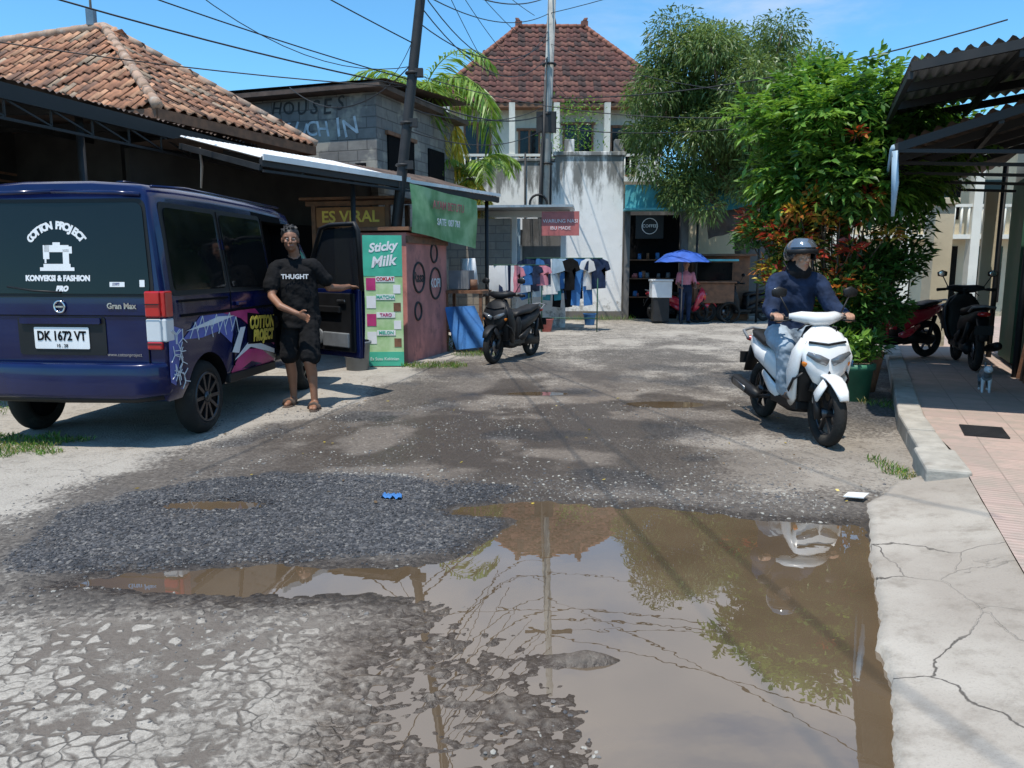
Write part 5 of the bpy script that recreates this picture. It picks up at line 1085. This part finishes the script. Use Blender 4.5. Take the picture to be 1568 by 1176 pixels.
for j in range(nv+1):
    for i in range(nu):
        a=2*math.pi*i/nu; fr=math.cos(a-.1); lim=R(118) if fr<.35 else R(118)-(fr-.35)/.65*R(42); t_=lim*j/nv
        vs.append(hcx+V(.145*math.sin(t_)*math.cos(a),.128*math.sin(t_)*math.sin(a),.130*math.cos(t_)))
q.add(vs,[(j*nu+i,(j+1)*nu+i,(j+1)*nu+(i+1)%nu,j*nu+(i+1)%nu) for j in range(nv) for i in range(nu)],0,True); o=q.obj('helmet_shell',['helmet'],rd); so=o.modifiers.new('s','SOLIDIFY'); so.thickness=.012
q=MB()
pts=[(.005+.152*math.cos(a+.1),.136*math.sin(a+.1),1.528-.005*abs(a)) for a in np.linspace(-1.35,1.35,13)]; q.sweep(pts,[(.008,.020)]*13,0,8)
q.sweep([(-.02,-.128,1.45),(.03,-.11,1.38),(.07,0,1.345),(.03,.11,1.38),(-.02,.128,1.45)],[(.006,.006)]*5,0,6); q.obj('helmet_trim_strap',['blk'],rd)
# raised visor
q=MB(); vs=[]
for j in range(5):
    for i in range(13):
        a=-1.2+.2*i+.1; e_=R(18+9*j); vs.append(hcx+V(.158*math.cos(e_)*math.cos(a),.142*math.cos(e_)*math.sin(a),.145*math.sin(e_)))
q.add(vs,[(j*13+i,j*13+i+1,(j+1)*13+i+1,(j+1)*13+i) for j in range(4) for i in range(12)],0,True); q.obj('raised_visor',[mat('visor',(.25,.27,.29),.08,.7,coat=1)],rd)
wo=empty('woman',(4.35,19.45,0)); f=Fig(); f.head((0,0,1.47),(-.4,-1,0),sc=.95)
f.c('skin',(0,.02,1.38),(0,.02,1.28),.045,.05); f.sw('top',[(0,.02,.85),(0,.02,1.0),(0,.02,1.2),(0,.02,1.29)],[(.16,.11),(.14,.10),(.17,.10),(.08,.06)],up=(0,1,0))
for s_ in(-1,1):
    f.limb('top',[(s_*.17,.02,1.24),(s_*.22,-.03,1.02)],[.055,.05]); f.limb('skin',[(s_*.22,-.03,1.03),(s_*.2,-.2,.92)],[.036,.026]); f.hand('skin',(s_*.2,-.2,.92),(-s_*.3,-1,0),(0,0,-1),s_,.4)
    f.limb('pant',[(s_*.08,.02,.85),(s_*.09,0,.48),(s_*.09,.03,.09)],[.095,.065,.045]); f.limb('shoe',[(s_*.09,.05,.04),(s_*.10,-.12,.035)],[.035,.03])
f.sw('pant',[(0,.02,.92),(0,.02,.8)],[(.165,.115),(.16,.11)],up=(0,1,0)); f.build('body',{'skin':'skin','hair':'hair','top':'cloth','pant':'navy','shoe':'blk'},wo,.01)
um=empty('parasol',(4.2,19.2,0)); q=MB(); cen=V(0,0,1.84); rim=[V((.70-.05*(k%2))*math.cos(k*math.pi/8),(.70-.05*(k%2))*math.sin(k*math.pi/8),1.52+.02*(k%2)) for k in range(16)]; md=[V(.42*math.cos(k*math.pi/8),.42*math.sin(k*math.pi/8),1.73) for k in range(16)]
q.add([cen]+md+rim,[(0,1+k,1+(k+1)%16) for k in range(16)]+[(1+k,17+k,17+(k+1)%16,1+(k+1)%16) for k in range(16)],0,True); q.cyl((0,0,0),(0,0,1.92),.015,mi=1); q.obj('canopy_and_pole',['umb','alu'],um)
cb=empty('cart_box',(3.75,19.6,0)); q=MB(); q.box((0,0,.85),(.5,.4,.4)); q.box((0,0,1.08),(.55,.45,.05)); q.box((0,0,.35),(.4,.35,.6),1); q.obj('box',['wht','steel'],cb,.01)
ca=empty('cat',(4.93,7.95,.12),R(-115)); f=Fig()
f.sw('fur',[(-.14,0,.17),(-.07,0,.18),(.03,0,.175),(.11,0,.18)],[(.045,.05),(.055,.062),(.05,.06),(.045,.055)],up=(0,0,1)); f.c('fur',(.11,0,.19),(.16,0,.235),.04,.032); f.e('white',(.185,0,.25),(.045,.042,.038)); f.c('white',(.21,0,.24),(.235,0,.235),.02,.014)
for s_ in(-1,1):
    f.c('fur',(.175,s_*.025,.28),(.17,s_*.03,.305),.014,.003); f.limb('white',[(.10,s_*.03,.15),(.10,s_*.032,.07),(.105,s_*.032,.015)],[.022,.014,.012]); f.c('white',(.105,s_*.032,.012),(.13,s_*.032,.012),.012)
    f.limb('fur',[(-.11,s_*.032,.15),(-.085,s_*.036,.10),(-.135,s_*.036,.06),(-.12,s_*.036,.014)],[.032,.022,.012,.011]); f.c('white',(-.12,s_*.036,.012),(-.095,s_*.036,.012),.012)
f.limb('fur',[(-.17,0,.19),(-.25,.02,.20),(-.31,.03,.27)],[.014,.012,.009]); f.build('body',{'fur':'grey','white':'wht'},ca,.005)
# ------------------------------------------------------------ clothes racks
def garment(q,x,y,zt,kind,mi,s=1.0,yaw=0.0):
    if kind==0: P_=[(-.10,0),(-.24,-.06),(-.30,-.22),(-.22,-.25),(-.17,-.17),(-.18,-.62),(.18,-.60),(.17,-.17),(.22,-.25),(.30,-.22),(.24,-.06),(.10,0)]
    elif kind==1: P_=[(-.16,0),(-.18,-.35),(-.20,-.85),(-.04,-.86),(0,-.3),(.04,-.86),(.20,-.84),(.18,-.35),(.16,0)]
    else: P_=[(-.22,0),(-.23,-.55),(-.08,-.62),(.23,-.57),(.22,0)]
    ph=random.random()*6; c,s2=math.cos(yaw),math.sin(yaw); N_=len(P_)
    cx=Vector((x,y,zt-.3*s)); pts=[]
    for a_,b_ in P_:
        w_=.035*math.sin(a_*22+ph)*(-b_+.1); pts.append((x+a_*s*c-w_*s2,y+a_*s*s2+w_,zt+b_*s))
    q.add([tuple(cx+Vector((0,-.03,0)))]+pts,[(0,1+i,1+(i+1)%N_) for i in range(N_)],mi,True)
cr=empty('clothes_rack',(1.15,17.3,0),R(-6)); q=MB()
for x in(-.75,.75):
    for y in(-.3,.3): q.cyl((x,y*1.3,0),(x,y*.7,1.6),.015,n=6)
for y in(-.25,0,.25): q.cyl((-.85,y,1.6),(.85,y,1.6),.012,n=6)
q.cyl((-.75,-.35,.3),(.75,-.35,.3),.012,n=6); q.obj('frame',['dgreen'],cr)
cm=['wht','tee','bcl','tcl','navy','lblue','cloth','zincw','grey']; q=MB()
for k in range(26):
    x=-.75+(k%13)*.125+random.uniform(-.04,.04); y=(-.25,0.0)[k//13]; garment(q,x,y,1.59,random.choice([0,0,1,2]),random.choice([0,0,0,7,1,2,2,3,4,5,1,8]),random.uniform(.9,1.35),random.uniform(-.9,.9))
q.obj('laundry',cm,cr)
cr2=empty('clothes_rack',(.2,16.7,0),R(10)); q=MB()
for x in(-.45,.45): q.cyl((x,0,0),(x,0,1.45),.015,n=6)
q.cyl((-.6,0,1.45),(.6,0,1.45),.012,n=6);q.cyl((-.6,.3,1.3),(.6,.3,1.3),.012,n=6); q.obj('frame',['dgreen'],cr2); q=MB()
for k in range(14): garment(q,-.5+(k%7)*.16,(-.02,.3)[k//7],(1.44,1.29)[k//7],random.choice([0,1,2]),random.choice([0,0,5,2,4,7,1,6]),random.uniform(.65,1.0),random.uniform(-.8,.8))
q.obj('laundry',cm,cr2)
# ------------------------------------------------------------ small litter
q=MB(); q.sheet((-.80,4.54,.015),(-.67,4.52,.02),(-.79,4.60,.02),(-.68,4.61,.015),14,10,lambda u,v:.014*math.sin(u*19+v*7)*math.cos(v*13-u*5)); q.obj('plastic_litter',['bcl'])
q=MB(); q.poly([(2.0,4.50,.03),(2.10,4.45,.035),(2.17,4.53,.04),(2.06,4.57,.035)],0,.006,(0,0,1)); q.obj('paper_litter',['zincw'])
n=90; x=rng.uniform(-2.5,2.6,n);y=rng.uniform(4.4,9,n); hz=road_h(x,y)[0]; dv=rng.normal(size=(n,3));dv[:,2]*=.1
leaves('fallen_leaves',np.stack([x,y,hz+.01],1),dv,rng.uniform(.02,.05,n),rng.uniform(.01,.022,n),rng.integers(0,3,n),[CR[2],leafmat('dry2',(.26,.19,.12)),leafmat('dry',(.2,.13,.07))],None,.0)
